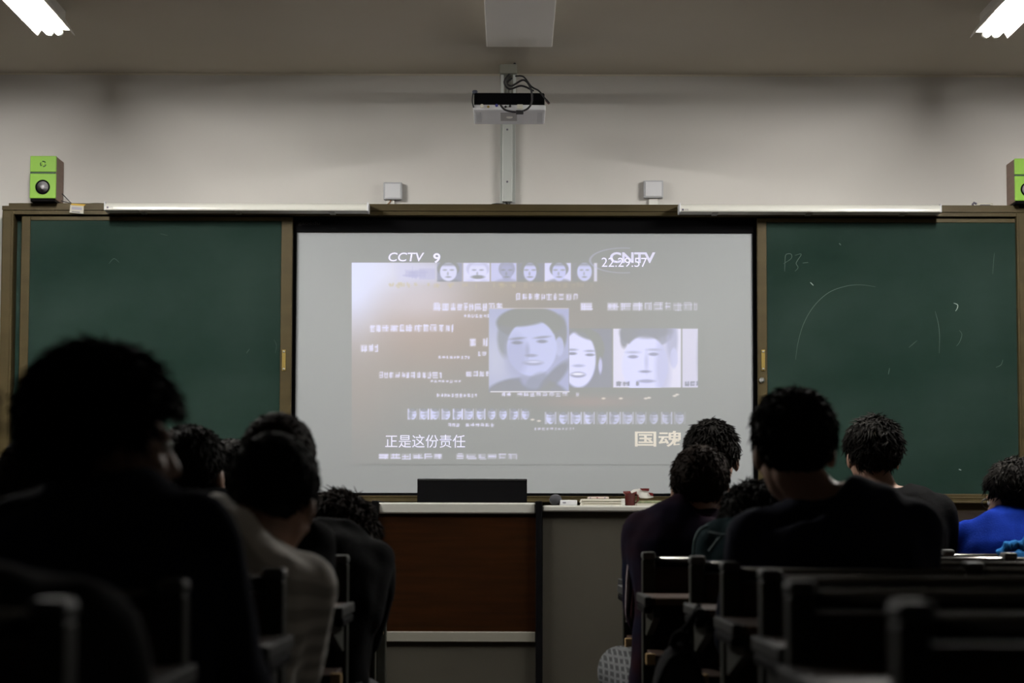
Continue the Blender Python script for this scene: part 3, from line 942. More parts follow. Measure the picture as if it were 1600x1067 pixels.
# ------------------------------------------------------------------ lectern desk
YL = 8.70
ZL = P(715, 785.5, YL).z
t = thing('lectern_desk', 'grey multimedia lectern desk with red-brown wood front panel', 'lectern', (P(845, 800, YL).x, YL + .3, PLAT))
def lx(px):
    return P(px, 900, YL).x
def lz(py):
    return P(800, py, YL).z
for a, b in ((580, 590), (837, 847)):
    build(MB().box((lx(a), YL - .012, PLAT), (lx(b), YL + .56, lz(782.5)), .004), 'side_board', M_blackp, t)
build(MB().box((lx(590), YL, lz(803)), (lx(837), YL + .56, lz(785.5)), .006), 'top_board', M_lect_pale, t)
build(MB().box((lx(590), YL + .010, lz(987)), (lx(837), YL + .028, lz(803))), 'wood_panel', M_lect_wood, t)
build(MB().box((lx(590), YL + .002, lz(1003.5)), (lx(837), YL + .03, lz(987)), .003), 'pale_strip', M_lect_strip, t)
build(MB().box((lx(590), YL + .012, PLAT), (lx(837), YL + .03, lz(1003.5))), 'lower_panel', M_lect_body, t)
build(MB().box((lx(847), YL + .012, PLAT), (lx(1118), YL + .56, lz(799.5)), .003), 'cabinet_body', M_lect_body, t)
ZC = lz(789.5)
build(MB().box((lx(847), YL - .006, lz(799.5)), (lx(1122), YL + .57, ZC), .006), 'counter', M_lect_pale, t)
# monitor lying back on the lectern
ymn = 8.9
a, b = P(652, 770, ymn).x, P(823.5, 770, ymn).x
ztop = P(737, 748, ymn).z
t = thing('monitor', 'black monitor seen from behind on the lectern', 'monitor', ((a + b) / 2, ymn, ZL))
build(MB().box((a, ymn, ZL + .001), (b, ymn + .02, ztop), .003), 'casing', M_blackp, t)
build(MB().box((a + .1, ymn + .018, ZL), (b - .1, ymn + .12, ZL + .01), .003), 'foot', M_blackp, t)
build(MB().box((a + .004, ymn - .002, ztop - .006), (b - .004, ymn + .001, ztop - .002)), 'edge_strip', mat('soft_black', (.02, .02, .02), .5), t)

# things on the counter
yi = YL + .12
def ix(px):
    return P(px, 785, yi).x
def iz(py):
    return P(930, py, yi).z
zc = ZC + .0005
mb = MB().ellipsoid((ix(868), yi, zc + .022), (.024, .02, .022))
for k in range(9):
    a = random.Random(k).uniform(0, 6.28)
    mb.ellipsoid((ix(868) + .016 * math.cos(a), yi + .012 * math.sin(a * 1.7), zc + .014 + .003 * (k % 4)), (.010, .009, .010), nu=8, nv=6)
tag(build(mb, 'cloth_bundle', mat('charcoal_cloth', (.035, .035, .042), .9), smooth=True), 'small dark rounded bundle on the counter beside the monitor', 'bundle')
t = thing('switch_box', 'small pale grey box on the counter next to the dark bundle', 'box', (ix(888), yi, zc))
build(MB().box((ix(875), yi - .03, zc), (ix(901.5), yi + .05, zc + .021), .003), 'case', M_whitesheet, t)
build(MB().box((ix(879), yi - .0312, zc + .009), (ix(884), yi - .029, zc + .013)), 'port', M_ink, t)
t = thing('paper_stack', 'thick cream stack of papers on the counter', 'paper', (ix(940), yi, zc))
for k in range(6):
    build(MB().box((ix(907 + (k % 3) * .6), yi - .08 + .003 * (k % 2), zc + k * .0042), (ix(971 - (k % 2) * 2), yi + .12, zc + k * .0042 + .004), .001), 'sheaf', M_paper, t)
t = thing('pencil_case', 'flat pale case on top of the paper stack', 'case', (ix(935), yi, zc + .026))
build(MB().box((ix(918), yi - .02, zc + .0262), (ix(951), yi + .05, zc + .034), .003), 'case', mat('pale_pink', (.5, .42, .38), .6), t)
for px in (922, 933, 945):
    build(MB().ellipsoid((ix(px), yi - .02, zc + .030), (.003, .0015, .0025), nu=8, nv=6), 'button', M_red if px == 933 else M_ink, t)
tag(build(MB().box((ix(968.5), yi - .10, zc), (ix(974.5), yi - .095, zc + .026), .001).box((ix(968.5), yi - .10, zc), (ix(975), yi - .07, zc + .0015)), 'folded_card', M_white), 'small white folded card in front of the red cup', 'card')
t = thing('red_cup', 'dark red cup with flared rim on the counter', 'cup', (ix(985), yi, zc))
rc = ix(984.5)
build(MB().lathe([(.017, 0), (.020, .044), (.026, .046), (.027, .056), (.024, .056), (.016, .046), (.014, .004), (.001, .004)], (rc, yi, zc), axis='z', seg=24), 'body', M_red, t, smooth=True)
build(MB().tube([(rc + .022, yi, zc + .045), (rc + .030, yi, zc + .04), (rc + .031, yi, zc + .02), (rc + .02, yi, zc + .01)], .003, 8), 'handle', M_red, t, smooth=True)
t = thing('snack_carton', 'white and green carton lying on the counter beside the red cup', 'carton', (ix(1014), yi + .03, zc))
build(MB().box((ix(994), yi, zc), (ix(1034), yi + .07, zc + .010), .002), 'tray', M_paper, t)
build(MB().box((ix(994), yi - .001, zc + .010), (ix(1034), yi + .07, zc + .020), .002), 'green_side', M_green_print, t)
t = thing('torn_packet', 'torn white and red packet on top of the carton', 'packet', (ix(1006), yi + .03, zc + .02))
bm_ = MB()
pk = [(994, 770), (999, 764), (1007, 763.5), (1014, 765), (1013, 769.5), (1018, 770), (1021, 777), (1012, 778.5), (1001, 778), (997, 774)]
q = [(P(a, b, yi + .02).x, max(P(a, b, yi + .02).z, zc + .0205)) for a, b in pk]
build(bm_.prism(q, yi + .01, yi + .05), 'wrapper', M_white, t)
build(quad([(1000, 763), (1014.5, 763), (1014, 767), (1003, 766)], yi + .006, .004), 'red_flap', M_red, t)
build(quad([(1013, 769.5), (1020, 770), (1021.5, 775), (1016, 774)], yi + .006, .004), 'red_flap', M_red, t)
build(quad([(985, 768), (990, 764.5), (1000, 763), (999, 766), (992, 768.5), (987, 770.5)], yi - .035, .003), 'loose_flap', M_white, t)

# ------------------------------------------------------------------ rows of lecture benches
Z_TOP, Z_RAIL, Z_DESK, Z_SHELF = 0.924, 0.902, 0.806, 0.645
MOD, NM = 0.52, 4
def make_bench(side, front=False):
    """unit with its frames at y = 0: seats beyond it, writing desk and book shelf on the near side (y < 0); x runs away from the aisle"""
    s = side
    root = bpy.data.objects.new('lecture_bench', None)
    root.empty_display_size = .05
    col.objects.link(root)
    def X(x):
        return s * x
    ht = Z_TOP - .022 if not front else Z_DESK + .0
    L = MOD * NM
    for k in range(NM + 1):
        x = k * MOD
        a, b = x, x + .035
        if k == NM:
            a, b = x - .035, x
        p = build(MB().box((X(a), -.03, .02), (X(b), .03, ht), .004), 'post', M_post, root)
        build(MB().box((X(a - .004), -.12, 0), (X(b + .004), .16, .022), .004), 'floor_foot', M_post, p)
        if not front:
            mb = MB()
            x0, x1 = X(a - .001), X(b + .003)
            if x0 > x1:
                x0, x1 = x1, x0
            build(mb.box((x0, -.036, Z_TOP - .022), (x1, .036, Z_TOP), .007), 'end_cap', M_cap, p)
        # bracket under the desk, its tip sticking out into the aisle
        mb = MB()
        xo = X(a - .022) if k == 0 else X(a - .004)
        xi = X(b + .004)
        prof = [(-.03, Z_DESK - .026), (-.03, Z_DESK - .12), (-.06, Z_DESK - .12), (-.41, Z_DESK - .055), (-.415, Z_DESK - .026)]
        n = len(prof)
        v = [(X(a + .008), y, z) for y, z in prof] + [(X(b - .008), y, z) for y, z in prof]
        f = [tuple(range(n)), tuple(range(2 * n - 1, n - 1, -1))] + [(i, i + n, (i + 1) % n + n, (i + 1) % n) for i in range(n)]
        br = build(mb.add(v, f), 'desk_bracket', M_post, root)
        if k in (0, NM):
            e0 = X(-.018) if k == 0 else X(L - .002)
            e1 = X(.002) if k == 0 else X(L + .018)
            build(MB().box((e0, -.432, Z_DESK - .024), (e1, -.02, Z_DESK + .002), .004), 'desk_end', M_dend, br)
            build(MB().box((e0, -.40, Z_DESK - .045), (e1, -.06, Z_DESK - .026), .004), 'end_stop', M_blackp, br)
    if not front:
        build(MB().tube([(X(.01), 0, Z_RAIL - .006), (X(L - .01), 0, Z_RAIL - .006)], .015, 16), 'top_rail', M_rail, root, smooth=True)
    for k in range(NM):
        a, b = k * MOD + .036, (k + 1) * MOD - .002
        if k == NM - 1:
            b = L - .036
        top = Z_RAIL - .022 if not front else Z_DESK - .03
        build(MB().box((X(a), -.010, .47 if not front else .16), (X(b), .010, top), .004), 'backrest_panel', M_bwood, root)
        if not front:
            st = build(MB().box((X(a + .02), .05, .405), (X(b - .02), .42, .425), .008), 'seat', M_bwood, root)
            build(MB().box((X(a + .05), .012, .385), (X(a + .08), .30, .405)).box((X(b - .08), .012, .385), (X(b - .05), .30, .405)), 'seat_hinge', M_post, st)
    build(MB().box((X(.0), -.43, Z_DESK - .022), (X(L), -.012, Z_DESK), .005), 'desktop', M_bwood, root)
    build(MB().box((X(.012), -.434, Z_DESK - .021), (X(L - .012), -.429, Z_DESK - .002), .002), 'desk_edge', mat('desk_edge_strip', (.10, .05, .02), .5), root)
    sh = build(MB().box((X(.012), -.33, Z_SHELF - .016), (X(L - .012), -.014, Z_SHELF), .003), 'book_shelf', M_bwood, root)
    build(MB().box((X(-.008), -.333, Z_SHELF - .026), (X(.018), -.30, Z_SHELF + .004), .002), 'shelf_end', M_bedge, sh)
    return root
ROWS = [7.52, 6.66, 5.80, 4.94, 4.08, 3.22, 2.36]
names = ['front row', 'second row', 'third row', 'fourth row', 'fifth row', 'sixth row', 'row nearest the viewer']
XRT = [.362, .377, .448, .449, .439, .384, .390]
XLT = [-.44, -.41, -.41, -.43, -.40, -.452, -.449]
def label_bench(o, side, nm):
    tag(o, 'grey-framed brown wood lecture bench on the %s side, %s' % (side, nm), 'bench', 'benches on the %s of the aisle' % side)
for sd, side, xs in ((1, 'right', XRT), (-1, 'left', XLT)):
    first = make_bench(sd)
    for i, d in enumerate(ROWS):
        o = first if i == 0 else copy_tree(first)
        o.location = (xs[i], d, 0)
        label_bench(o, side, names[i])
    fr = make_bench(sd, True)
    fr.name = 'front_desk'
    fr.location = (.402 if sd > 0 else -.452, 8.36, 0)
    tag(fr, 'brown front desk facing the lectern on the %s side of the aisle' % side, 'desk', 'front desks')

# ------------------------------------------------------------------ people
def voxel(mb, vox, smooth_it, name):
    me = mb.mesh('tmp', fix=False)
    bm = bmesh.new(); bm.from_mesh(me)
    bmesh.ops.recalc_face_normals(bm, faces=bm.faces[:])
    bm.to_mesh(me); bm.free()
    o = bpy.data.objects.new('tmp', me)
    col.objects.link(o)
    r = o.modifiers.new('r', 'REMESH'); r.mode = 'VOXEL'; r.voxel_size = vox
    s_ = o.modifiers.new('s', 'SMOOTH'); s_.factor = .5; s_.iterations = smooth_it
    bpy.context.view_layer.update()
    dg = bpy.context.evaluated_depsgraph_get()
    out = bpy.data.meshes.new_from_object(o.evaluated_get(dg))
    out.name = name
    bpy.data.objects.remove(o); bpy.data.meshes.remove(me)
    return out

def shift_mesh(me, off, wrinkle=0.0, seed=0, fscale=9.0):
    n = len(me.vertices)
    a = np.zeros(n * 3); me.vertices.foreach_get('co', a); a = a.reshape(-1, 3)
    if wrinkle > 0:
        nr = np.zeros(n * 3); me.vertices.foreach_get('normal', nr); nr = nr.reshape(-1, 3)
        w = np.array([noise.noise(Vector((p[0] * fscale + seed, p[1] * fscale, p[2] * fscale * .6))) + .5 * noise.noise(Vector((p[0] * fscale * 2.3, p[1] * fscale * 2.3 + seed, p[2] * fscale * 1.2))) for p in a])
        a = a + nr * (w * wrinkle)[:, None]
    a = a - np.array(off)
    me.vertices.foreach_set('co', a.ravel())
    me.update()

TORSO = [(-.10, .13, .10), (-.03, .168, .122), (.06, .176, .13), (.25, .158, .12), (.45, .158, .118), (.65, .170, .122), (.82, .176, .12), (.93, .166, .105), (1.0, .132, .085), (1.06, .085, .068), (1.12, .060, .060)]
def person(label, head, d_head, d_bench, sh, hw=.19, d_sh=None, hip_x=None, yaw=0, pitch=0, roll=0, tilt=0.0, syaw=0.0, slouch=.03,
           shirt=None, hair=None, puff=0.0, tuft=.022, curl=.004, low=-.075, hs=1.0, sleeve='long', elbow=(.05, .13, -.25), wrist=None,
           bottoms=None, glasses=False, hood=False, inflate=.014, seed=1, ntuft=1100, short_trousers=False, knee_out=(.10, .10), sub='jacket', raise_knee=0.0):
    """seated person; head=(px x of head centre, px y of the crown); sh=(px x of the shoulder centre, px y of the shoulder line)"""
    rnd = random.Random(seed)
    hc = P(head[0], head[1], d_head)
    R = Matrix.Rotation(yaw, 3, 'Z') @ Matrix.Rotation(pitch, 3, 'X') @ Matrix.Rotation(roll, 3, 'Y')
    hc = hc - Vector((0, 0, (.128 + puff) * hs))
    d_sh = d_sh if d_sh is not None else d_head - .04
    sc = P(sh[0], sh[1], d_sh)
    hip = Vector((hip_x if hip_x is not None else sc.x, d_bench + .18, .52))
    root = thing('person', label, 'person', (hip.x, hip.y, 0), 'seated students')
    wf = hw / .19
    def H(v):
        return hc + R @ (Vector(v) * hs)
    lat = Vector((math.cos(syaw) * math.cos(tilt), math.sin(syaw) * math.cos(tilt), math.sin(tilt)))
    mid = hip.lerp(sc, .5) + Vector((0, -slouch, 0))
    def spine(t):
        if t < 0:
            return hip + (mid - hip) * 2 * t
        if t > 1:
            return sc + (H((0, -.015, -.09)) - sc) * (t - 1) * 3.2
        return hip * (1 - t) ** 2 + (mid * 2 - (hip + sc) * .5) * 2 * t * (1 - t) + sc * t * t
    def rings(grow):
        out = []
        for t, a, b in TORSO:
            c = spine(t)
            tg = (spine(t + .02) - spine(t - .02)).normalized()
            l = Vector((1, 0, 0)).lerp(lat, min(1, max(0, t)))
            l = (l - tg * l.dot(tg)).normalized()
            dv = tg.cross(l)
            a2, b2 = a * wf + grow, b * (1 + (wf - 1) * .5) + grow
            ring = []
            for k in range(24):
                an = 2 * math.pi * k / 24
                ca, sa = math.cos(an), math.sin(an)
                ring.append(c + l * a2 * math.copysign(abs(ca) ** .85, ca) + dv * b2 * math.copysign(abs(sa) ** .85, sa))
            out.append(ring)
        return out
    # limbs
    arms = []
    for s in (-1, 1):
        S = spine(.93) + lat * s * (hw - .035)
        el = elbow if not isinstance(elbow, dict) else elbow[s]
        E = S + Vector((s * el[0], el[1], el[2]))
        wr = None
        if wrist:
            wr = wrist.get(s)
        Wp = Vector(wr) if wr else Vector((E.x - s * .11, E.y + .22, max(Z_DESK + .035, E.z)))
        arms.append((s, S, E, Wp))
    legs = []
    for s in (-1, 1):
        Hp = hip + Vector((s * .085, 0, -.02))
        K = hip + Vector((s * knee_out[0 if s < 0 else 1], .42, .0 + (raise_knee if s < 0 else 0)))
        A = Vector((K.x, K.y - .03, .09))
        legs.append((s, Hp, K, A))
    # --- body: one continuous skin
    mb = MB()
    mb.loft(rings(-.006))
    mb.capsule(spine(1.0), H((0, -.012, -.05)), .058, .052)
    mb.ellipsoid(H((0, -.012, .03)), [q * hs for q in (.076, .095, .088)], R)
    mb.ellipsoid(H((0, .030, -.03)), [q * hs for q in (.063, .062, .088)], R)
    mb.ellipsoid(H((0, .040, -.078)), [q * hs for q in (.046, .048, .036)], R)
    mb.ellipsoid(H((0, .078, -.100)), [q * hs for q in (.020, .018, .018)], R)
    mb.capsule(H((0, .090, .002)), H((0, .110, -.034)), .010 * hs, .0145 * hs)
    for s in (-1, 1):
        mb.ellipsoid(H((s * .012, .098, -.040)), [q * hs for q in (.009, .011, .008)], R)
        mb.ellipsoid(H((s * .030, .080, .016)), [q * hs for q in (.026, .014, .009)], R)
        mb.ellipsoid(H((s * .040, .062, -.035)), [q * hs for q in (.024, .024, .022)], R)
        mb.ellipsoid(H((s * .079, -.008, -.014)), [q * hs for q in (.011, .022, .033)], R)
    mb.ellipsoid(H((0, .092, -.062)), [q * hs for q in (.024, .012, .007)], R)
    mb.ellipsoid(H((0, .090, -.073)), [q * hs for q in (.021, .012, .008)], R)
    for s, S, E, Wp in arms:
        mb.capsule(S - lat * s * .02, spine(1.02), .046, .056)
        mb.capsule(S, E, .050, .040)
        mb.capsule(E, Wp, .040, .027)
        dirv = (Wp - E).normalized()
        side = Vector((0, 0, 1)).cross(dirv).normalized()
        palm = Wp + dirv * .05
        rot = Matrix((side, dirv, side.cross(dirv))).transposed()
        mb.ellipsoid(palm, (.042, .052, .018), rot)
        for k, ln in enumerate((.062, .072, .067, .052)):
            b0 = Wp + dirv * .085 + side * (-.033 + .022 * k)
            b1 = b0 + dirv * ln * .55 + Vector((0, 0, -.008))
            b2 = b1 + dirv * ln * .4 + Vector((0, 0, -.02))
            mb.capsule(b0, b1, .0095, .009, 8); mb.capsule(b1, b2, .009, .0075, 8)
        th = Wp + dirv * .03 + side * (-s * .035)
        mb.capsule(th, th + dirv * .045 - side * s * .028, .0115, .010, 8)
        mb.capsule(th + dirv * .045 - side * s * .028, th + dirv * .072 - side * s * .03, .010, .008, 8)
    for s, Hp, K, A in legs:
        mb.capsule(Hp, K, .078, .052)
        mb.capsule(K, A, .050, .034)
        mb.capsule(A + Vector((0, -.03, -.045)), A + Vector((0, .13, -.06)), .034, .026)
    me = voxel(mb, .0085, 5, 'body')
    off = origin_of(root)
    shift_mesh(me, off)
    put('body', me, M_skin, root, smooth=True)
    for s in (-1, 1):
        build(MB().ellipsoid(H((s * .031, .0795, -.002)), [.0125 * hs] * 3, nu=12, nv=8), 'eye', M_eye, root, smooth=True)
    # --- clothes
    mb = MB()
    mb.loft(rings(inflate)[:-1])
    for s, S, E, Wp in arms:
        mb.capsule(S - lat * s * .015, spine(1.0), .054 + inflate * .6, .060 + inflate * .5)
        mb.capsule(S, spine(.6) + lat * s * (hw * .55), .056 + inflate * .5, .075)
        if sleeve == 'long':
            mb.capsule(S, E, .058 + inflate * .6, .048 + inflate * .5)
            mb.capsule(E, E.lerp(Wp, .93), .048 + inflate * .5, .034 + inflate * .5)
        else:
            mb.capsule(S, S.lerp(E, .62), .060 + inflate * .6, .058 + inflate * .6)
    if hood:
        c = spine(1.02)
        mb.ellipsoid(c + Vector((0, -.06, -.005)), (.105, .06, .05))
        mb.ellipsoid(c + Vector((0, -.085, -.05)), (.075, .045, .06))
    me = voxel(mb, .011, 4, sub)
    shift_mesh(me, off, .011, seed)
    jk = put(sub, me, shirt, root, smooth=True)
    # collar
    cr = []
    for k in range(25):
        an = 2 * math.pi * k / 24
        c = spine(1.055)
        cr.append(c + lat * (.066 + inflate * .2) * math.cos(an) + Vector((0, 1, 0)) * (.064 + inflate * .2) * math.sin(an) + Vector((0, 0, .004 - .012 * math.sin(an))))
    build(MB().tube(cr, .012, 8), 'collar', shirt, jk, smooth=True)
    # trousers
    mb = MB()
    for s, Hp, K, A in legs:
        if short_trousers:
            mb.capsule(Hp, Hp.lerp(K, .93), .098, .082)
        else:
            mb.capsule(Hp, K, .090, .066)
            mb.capsule(K, A + Vector((0, 0, .01)), .064, .050)
    mb.loft([[p for p in r] for r in rings(.008)[:4]])
    me = voxel(mb, .012, 3, 'trousers')
    shift_mesh(me, off, .008, seed + 5)
    put('trousers' if not short_trousers else 'shorts', me, bottoms or M_trouser, root, smooth=True)
    for s, Hp, K, A in legs:
        sm = MB().capsule(A + Vector((0, -.035, -.045)), A + Vector((0, .15, -.052)), .042, .036)
        sm.ellipsoid(A + Vector((0, -.01, -.02)), (.045, .055, .05))
        me = voxel(sm, .01, 3, 'shoe')
        a = np.zeros(len(me.vertices) * 3); me.vertices.foreach_get('co', a); a = a.reshape(-1, 3)
        a[:, 2] = np.maximum(a[:, 2], .003); me.vertices.foreach_set('co', a.ravel())
        shift_mesh(me, off)
        put('shoe', me, M_shoe, root, smooth=True)
    # --- hair: a shaped cap that dives under the skin at the hairline, plus tufts
    def in_hair(x, y, z):
        if z > .062:
            return True
        if y > .045 - .35 * max(0, .062 - z) and z < .062:
            return y < .075 and z > .045
        if abs(x) > .05 and y > -.035 and z < -.005:
            return False
        return z > low
    hv, hf = [], []
    nu, nv = 40, 28
    r0 = (.087 + puff, .104 + puff, .094 + puff)
    for j in range(nv + 1):
        th_ = math.pi * j / nv
        for i in range(nu):
            ph = 2 * math.pi * i / nu
            x, y, z = r0[0] * math.sin(th_) * math.cos(ph), r0[1] * math.sin(th_) * math.sin(ph) - .016, r0[2] * math.cos(th_) + .034
            if j > nv * .55:
                x *= 1 - .10 * (j / nv - .55)
            k = 1.0 if in_hair(x, y, z) else .74
            nz = curl * (noise.noise(Vector((x, y, z)) * 38 + Vector((seed * 3, 0, 0))) + .6 * noise.noise(Vector((x, y, z)) * 80 + Vector((0, seed, 0))))
            q = Vector((x * k, (y + .016) * k - .016, (z - .034) * k + .034))
            nrm = Vector((x, y + .016, z - .034)).normalized()
            hv.append(H(q + nrm * nz * k))
    for j in range(nv):
        for i in range(nu):
            i2 = (i + 1) % nu
            hf.append((j * nu + i, j * nu + i2, (j + 1) * nu + i2, (j + 1) * nu + i))
    mb = MB().add(hv, hf)
    cnt = 0
    while cnt < ntuft:
        th_, ph = math.acos(rnd.uniform(-.75, 1)), rnd.uniform(0, 6.283)
        x, y, z = r0[0] * math.sin(th_) * math.cos(ph), r0[1] * math.sin(th_) * math.sin(ph) - .016, r0[2] * math.cos(th_) + .034
        if not in_hair(x, y, z):
            continue
        cnt += 1
        nrm = Vector((x / r0[0] ** 2, (y + .016) / r0[1] ** 2, (z - .034) / r0[2] ** 2)).normalized()
        flow = Vector((x * 3 + rnd.gauss(0, .3), (.35 if y > 0 else -.25) + rnd.gauss(0, .3), -.55 + rnd.gauss(0, .25)))
        flow = (flow - nrm * flow.dot(nrm)).normalized()
        ln = tuft * rnd.uniform(.6, 1.35)
        b0 = Vector((x, y, z)) - nrm * .006
        b1 = b0 + nrm * ln * .35 + flow * ln * .55
        b2 = b0 + nrm * ln * rnd.uniform(.25, .65) + flow * ln * 1.15
        mb.tube([H(b0), H(b1), H(b2)], [.0042 * hs, .0032 * hs, .0006], 3, cap=False)
    put('hair', mb.mesh('hair', off, True), hair or M_hair, root, smooth=True)
    if glasses:
        g = MB()
        for s in (-1, 1):
            g.tube([H((s * .031 + .022 * math.cos(a), .100, -.002 + .017 * math.sin(a))) for a in [i * math.pi / 8 for i in range(17)]], .0018, 6)
            g.tube([H((s * .053, .100, .002)), H((s * .074, .07, .004)), H((s * .082, .0, .004))], .002, 6)
        g.tube([H((-.009, .102, 0)), H((.009, .102, 0))], .0018, 6)
        build(g, 'glasses', M_cable, root, smooth=True)
    return root, arms, jk, H

def cloth(name, rgb, rgb2=None):
    return mat(name, rgb, .9, spec=.05, bump=.25, bscale=220, var=.15, scale=7, rgb2=rgb2)
C_navy = cloth('navy_cloth', (.012, .014, .026))
C_char = cloth('charcoal_cloth_jacket', (.006, .006, .007))
C_black = cloth('black_cloth', (.0035, .0035, .004))
C_blue = cloth('bright_blue_cloth', (.003, .020, .22))
C_teal = cloth('dark_teal_cloth', (.006, .018, .022))
C_white = stripe_mat('pale_striped_shirt', (.78, .75, .70), (.50, .48, .44), 9.0, rot=(0, .9, .4))
C_jersey = mat('navy_red_jacket', (.0035, .0055, .017), .9, spec=.04, rgb2=(.013, .002, .004), scale=4.5, stretch=(1, 1, 2.2))
C_check = stripe_mat('checked_shorts', (.03, .032, .034), (.13, .135, .14), 22, c3=(.11, .115, .12), scale2=16, width=.72)
C_grey = cloth('dark_grey_cloth', (.03, .03, .032))

# right of the aisle
person('student in dark navy shirt with short hair, largest head right of the aisle', (1239, 607), 5.14, 4.94, (1300, 806), hw=.205, d_sh=5.12, hip_x=.74,
       yaw=.10, roll=-.04, tilt=.05, shirt=C_navy, hs=1.06, tuft=.020, seed=3, sub='shirt', elbow=(.03, .15, -.24), slouch=.02)
p8, arms8, jk8, H8 = person('student in navy and red striped jacket and checked shorts beside the aisle', (1094, 697), 6.93, 6.66, (1076, 815), hw=.172, d_sh=6.90, hip_x=.52,
       yaw=-.12, pitch=-.10, shirt=C_jersey, hair=M_hairb, tuft=.018, seed=4, hs=1.0, bottoms=C_check, short_trousers=True, inflate=.018,
       elbow={-1: (-.005, .10, -.25), 1: (.03, .13, -.25)}, knee_out=(.18, .10), raise_knee=.03, low=-.055)
M_stripe = mat('pale_stripe_cloth', (.34, .28, .29), .8)
for s, S, E, Wp in arms8:
    if s < 0:
        ax = (E - S).normalized()
        outv = Vector((-.55, -1, 0)); outv = (outv - ax * outv.dot(ax)).normalized()
        sd2 = ax.cross(outv)
        for k, (a0, mt) in enumerate(((-.75, M_stripe), (-.35, mat('red_stripe_cloth', (.06, .005, .008), .8)), (.05, M_stripe))):
            pts = [S.lerp(E, t_) + (outv * math.cos(a0 + .5 * t_) + sd2 * math.sin(a0 + .5 * t_)) * (.069 - .012 * t_) for t_ in [.12 + i * .086 for i in range(11)]]
            build(MB().tube(pts, [.002, .005, .006, .0065, .0065, .0065, .0065, .0065, .006, .005, .002], 6), 'sleeve_stripe', mt, p8, smooth=True)
person('student with short black hair in front of the screen corner, behind the striped jacket', (1113, 657), 7.76, 7.52, (1118, 790), hw=.185, d_sh=7.73, hip_x=.69,
       yaw=-.18, shirt=C_char, tuft=.024, seed=5, hs=1.02)
person('student in dark hooded jacket before the right chalkboard', (1363, 652), 7.74, 7.52, (1384, 785), hw=.20, d_sh=7.71, hip_x=1.26,
       yaw=.08, shirt=C_black, tuft=.030, seed=6, hs=1.02, hood=True, inflate=.022)
person('student in bright blue shirt at the right edge', (1583, 717), 7.82, 7.52, (1585, 826), hw=.195, d_sh=7.76, hip_x=1.66,
       yaw=.55, pitch=-.15, shirt=C_blue, tuft=.022, puff=.006, seed=7, hs=1.0, glasses=True, sub='shirt', sleeve='short')
p13, arms13, jk13, H13 = person('student in dark teal jacket with head bowed behind the navy shirt', (1177, 757), 6.12, 5.80, (1194, 836), hw=.155, d_sh=6.06, hip_x=.66,
       yaw=.1, pitch=-.45, shirt=C_teal, tuft=.026, seed=8, hs=1.0, hood=True, inflate=.016, elbow=(-.02, .13, -.24))
M_teal2 = mat('teal_piping', (.03, .08, .09), .7)
for pts in ([(1084, 868), (1086, 845), (1094, 828), (1106, 822)], [(1106, 832), (1130, 836), (1160, 834), (1188, 828)], [(1108, 862), (1120, 846), (1128, 838)]):
    build(MB().tube(curve_pts(pts, 5.915), .004, 6), 'piping', M_teal2, p13, smooth=True)
# left of the aisle
person('student with curly hair turned sideways, largest head on the left', (168, 540), 3.42, 3.22, (165, 806), hw=.172, d_sh=3.40, hip_x=-.61,
       yaw=-1.05, pitch=-.08, syaw=-.18, shirt=C_navy, puff=.014, tuft=.030, curl=.014, seed=11, hs=1.0, ntuft=1500, inflate=.02, elbow={-1: (.05, .12, -.25), 1: (.055, .10, -.25)})
person('student at the left edge nearest the viewer, mostly cut off', (-132, 520), 2.58, 2.36, (-112, 955), hw=.20, d_sh=2.55, hip_x=-.66,
       yaw=.1, shirt=C_grey, tuft=.024, seed=12, hs=1.0, inflate=.02, elbow={-1: (.05, .12, -.25), 1: (.05, .06, -.26)})
person('student in pale striped shirt leaning over, beside the aisle on the left', (428, 679), 4.40, 4.08, (352, 848), hw=.185, d_sh=4.30, hip_x=-.60,
       yaw=-.2, pitch=-.2, roll=.12, tilt=-.36, shirt=C_white, tuft=.014, puff=.0, low=-.115, seed=13, hs=.98, sub='shirt', inflate=.02, sleeve='short', elbow={-1: (.05, .12, -.25), 1: (-.05, .12, -.25)})
person('student with smooth dark hair directly in front of the striped shirt', (436, 645), 5.22, 4.94, (398, 825), hw=.16, d_sh=5.18, hip_x=-.60, elbow=(-.02, .14, -.24), inflate=.008,
       shirt=C_char, tuft=.012, seed=14, hs=.98, hair=M_hairb)
person('student partly hidden behind the curly-haired one, before the left chalkboard', (303, 665), 6.05, 5.80, (300, 790), hw=.185, d_sh=6.02, hip_x=-.86,
       yaw=-.3, shirt=C_char, tuft=.018, seed=15, hs=1.02)
person('student far back on the left, only the crown of the head showing', (366, 686), 6.92, 6.66, (362, 800), hw=.18, d_sh=6.9, hip_x=-.90,
       yaw=-.25, shirt=C_navy, tuft=.014, seed=16, hs=.98)
person('student at the far left whose head shows beside the curly hair', (57, 684), 5.24, 4.94, (52, 810), hw=.185, d_sh=5.2, hip_x=-1.08,
       shirt=C_black, tuft=.014, seed=17, hs=1.0)
person('student bent over the desk with brown tousled hair, beside the lectern', (530, 775), 6.26, 5.80, (520, 858), hw=.145, d_sh=6.06, hip_x=-.51,
       yaw=-.5, pitch=-.55, shirt=C_black, hair=M_hairb, tuft=.034, puff=.01, curl=.01, seed=18, hs=1.0, slouch=.06, inflate=.012, elbow=(-.03, .14, -.2))

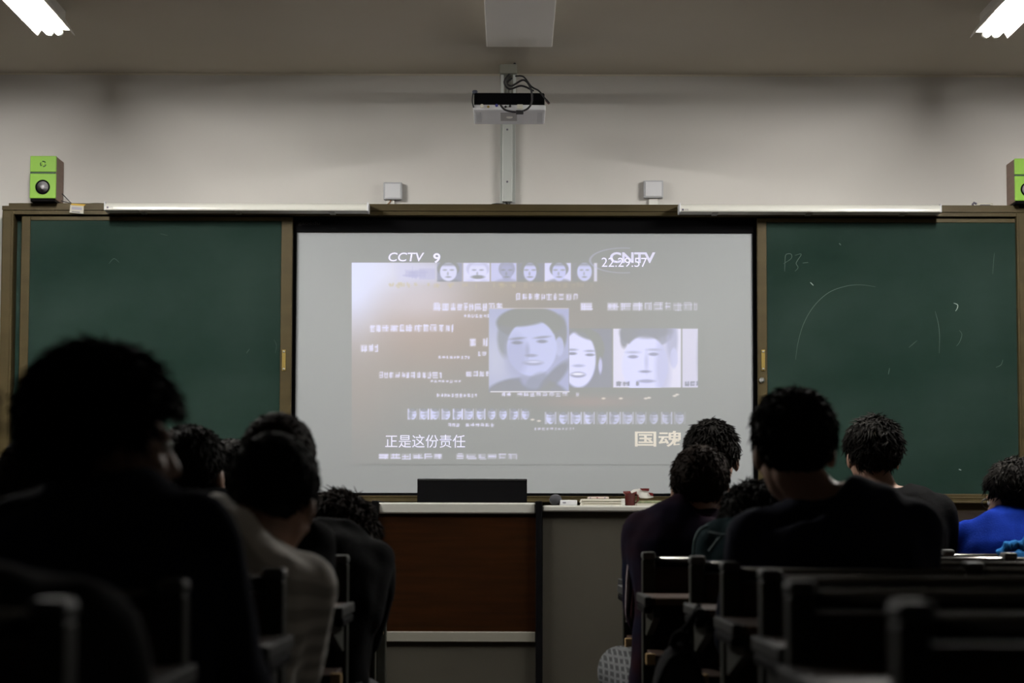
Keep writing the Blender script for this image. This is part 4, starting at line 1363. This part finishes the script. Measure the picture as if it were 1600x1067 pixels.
# ------------------------------------------------------------------ bags
def backpack(label, c, r, m, m2):
    t = thing('backpack', label, 'bag', (c.x, c.y, c.z - r[2]))
    mb = MB().ellipsoid(c, r, nu=24, nv=16).ellipsoid(c - Vector((0, 0, r[2] * .4)), (r[0] * 1.02, r[1] * 1.05, r[2] * .62), nu=24, nv=14)
    me = voxel(mb, .012, 4, 'body'); shift_mesh(me, origin_of(t), .008, 3)
    put('body', me, m, t, smooth=True)
    mb = MB().ellipsoid(c + Vector((0, -r[1] * .75, -r[2] * .35)), (r[0] * .7, r[1] * .5, r[2] * .45), nu=20, nv=12)
    build(mb, 'pocket', m, t, smooth=True)
    build(MB().tube([c + Vector((a * r[0] * .25, -r[1] * .2, r[2] * (.93 + .16 * math.sqrt(max(0, 1 - a * a))))) for a in (-1, -.7, -.3, 0, .3, .7, 1)], .008, 8), 'handle', m2, t, smooth=True)
    zz = [c + Vector((math.cos(a) * r[0] * .86, -r[1] * .52, math.sin(a) * r[2] * .86)) for a in [math.pi * k / 14 for k in range(15)]]
    build(MB().tube(zz, .004, 6), 'zip', m2, t, smooth=True)
    return t
bgc = Vector((P(1062, 1040, 5.35).x, 5.34, .535))
bag = backpack('dark rounded backpack hanging from a desk end beside the aisle, right', bgc, (.075, .085, .20), C_grey, C_black)
build(MB().tube([bgc + Vector((-.02, .0, .19)), Vector((bgc.x + .02, 5.36, .77)), Vector((.437, 5.385, .812)), Vector((bgc.x + .03, 5.40, .77)), bgc + Vector((.02, .03, .19))], .007, 8), 'strap', C_black, bag, smooth=True)
bb = P(1577, 862, 7.60)
t = thing('blue_bag', 'light blue bag hanging behind the student in blue', 'bag', (bb.x, 7.44, bb.z - .2))
me = voxel(MB().ellipsoid((bb.x, 7.45, bb.z - .12), (.085, .05, .125)).ellipsoid((bb.x, 7.45, bb.z - .05), (.06, .04, .06)), .012, 3, 'body')
shift_mesh(me, origin_of(t), .012, 9, 16)
C_lblue = cloth('light_blue_cloth', (.02, .13, .36))
put('body', me, C_lblue, t, smooth=True)
build(MB().tube(curve_pts([(1562, 868), (1572, 856), (1581, 851), (1590, 855), (1600, 848), (1612, 842)], 7.46), [.016 + .004 * math.sin(i) for i in range(31)], 8), 'strap', C_lblue, t, smooth=True)
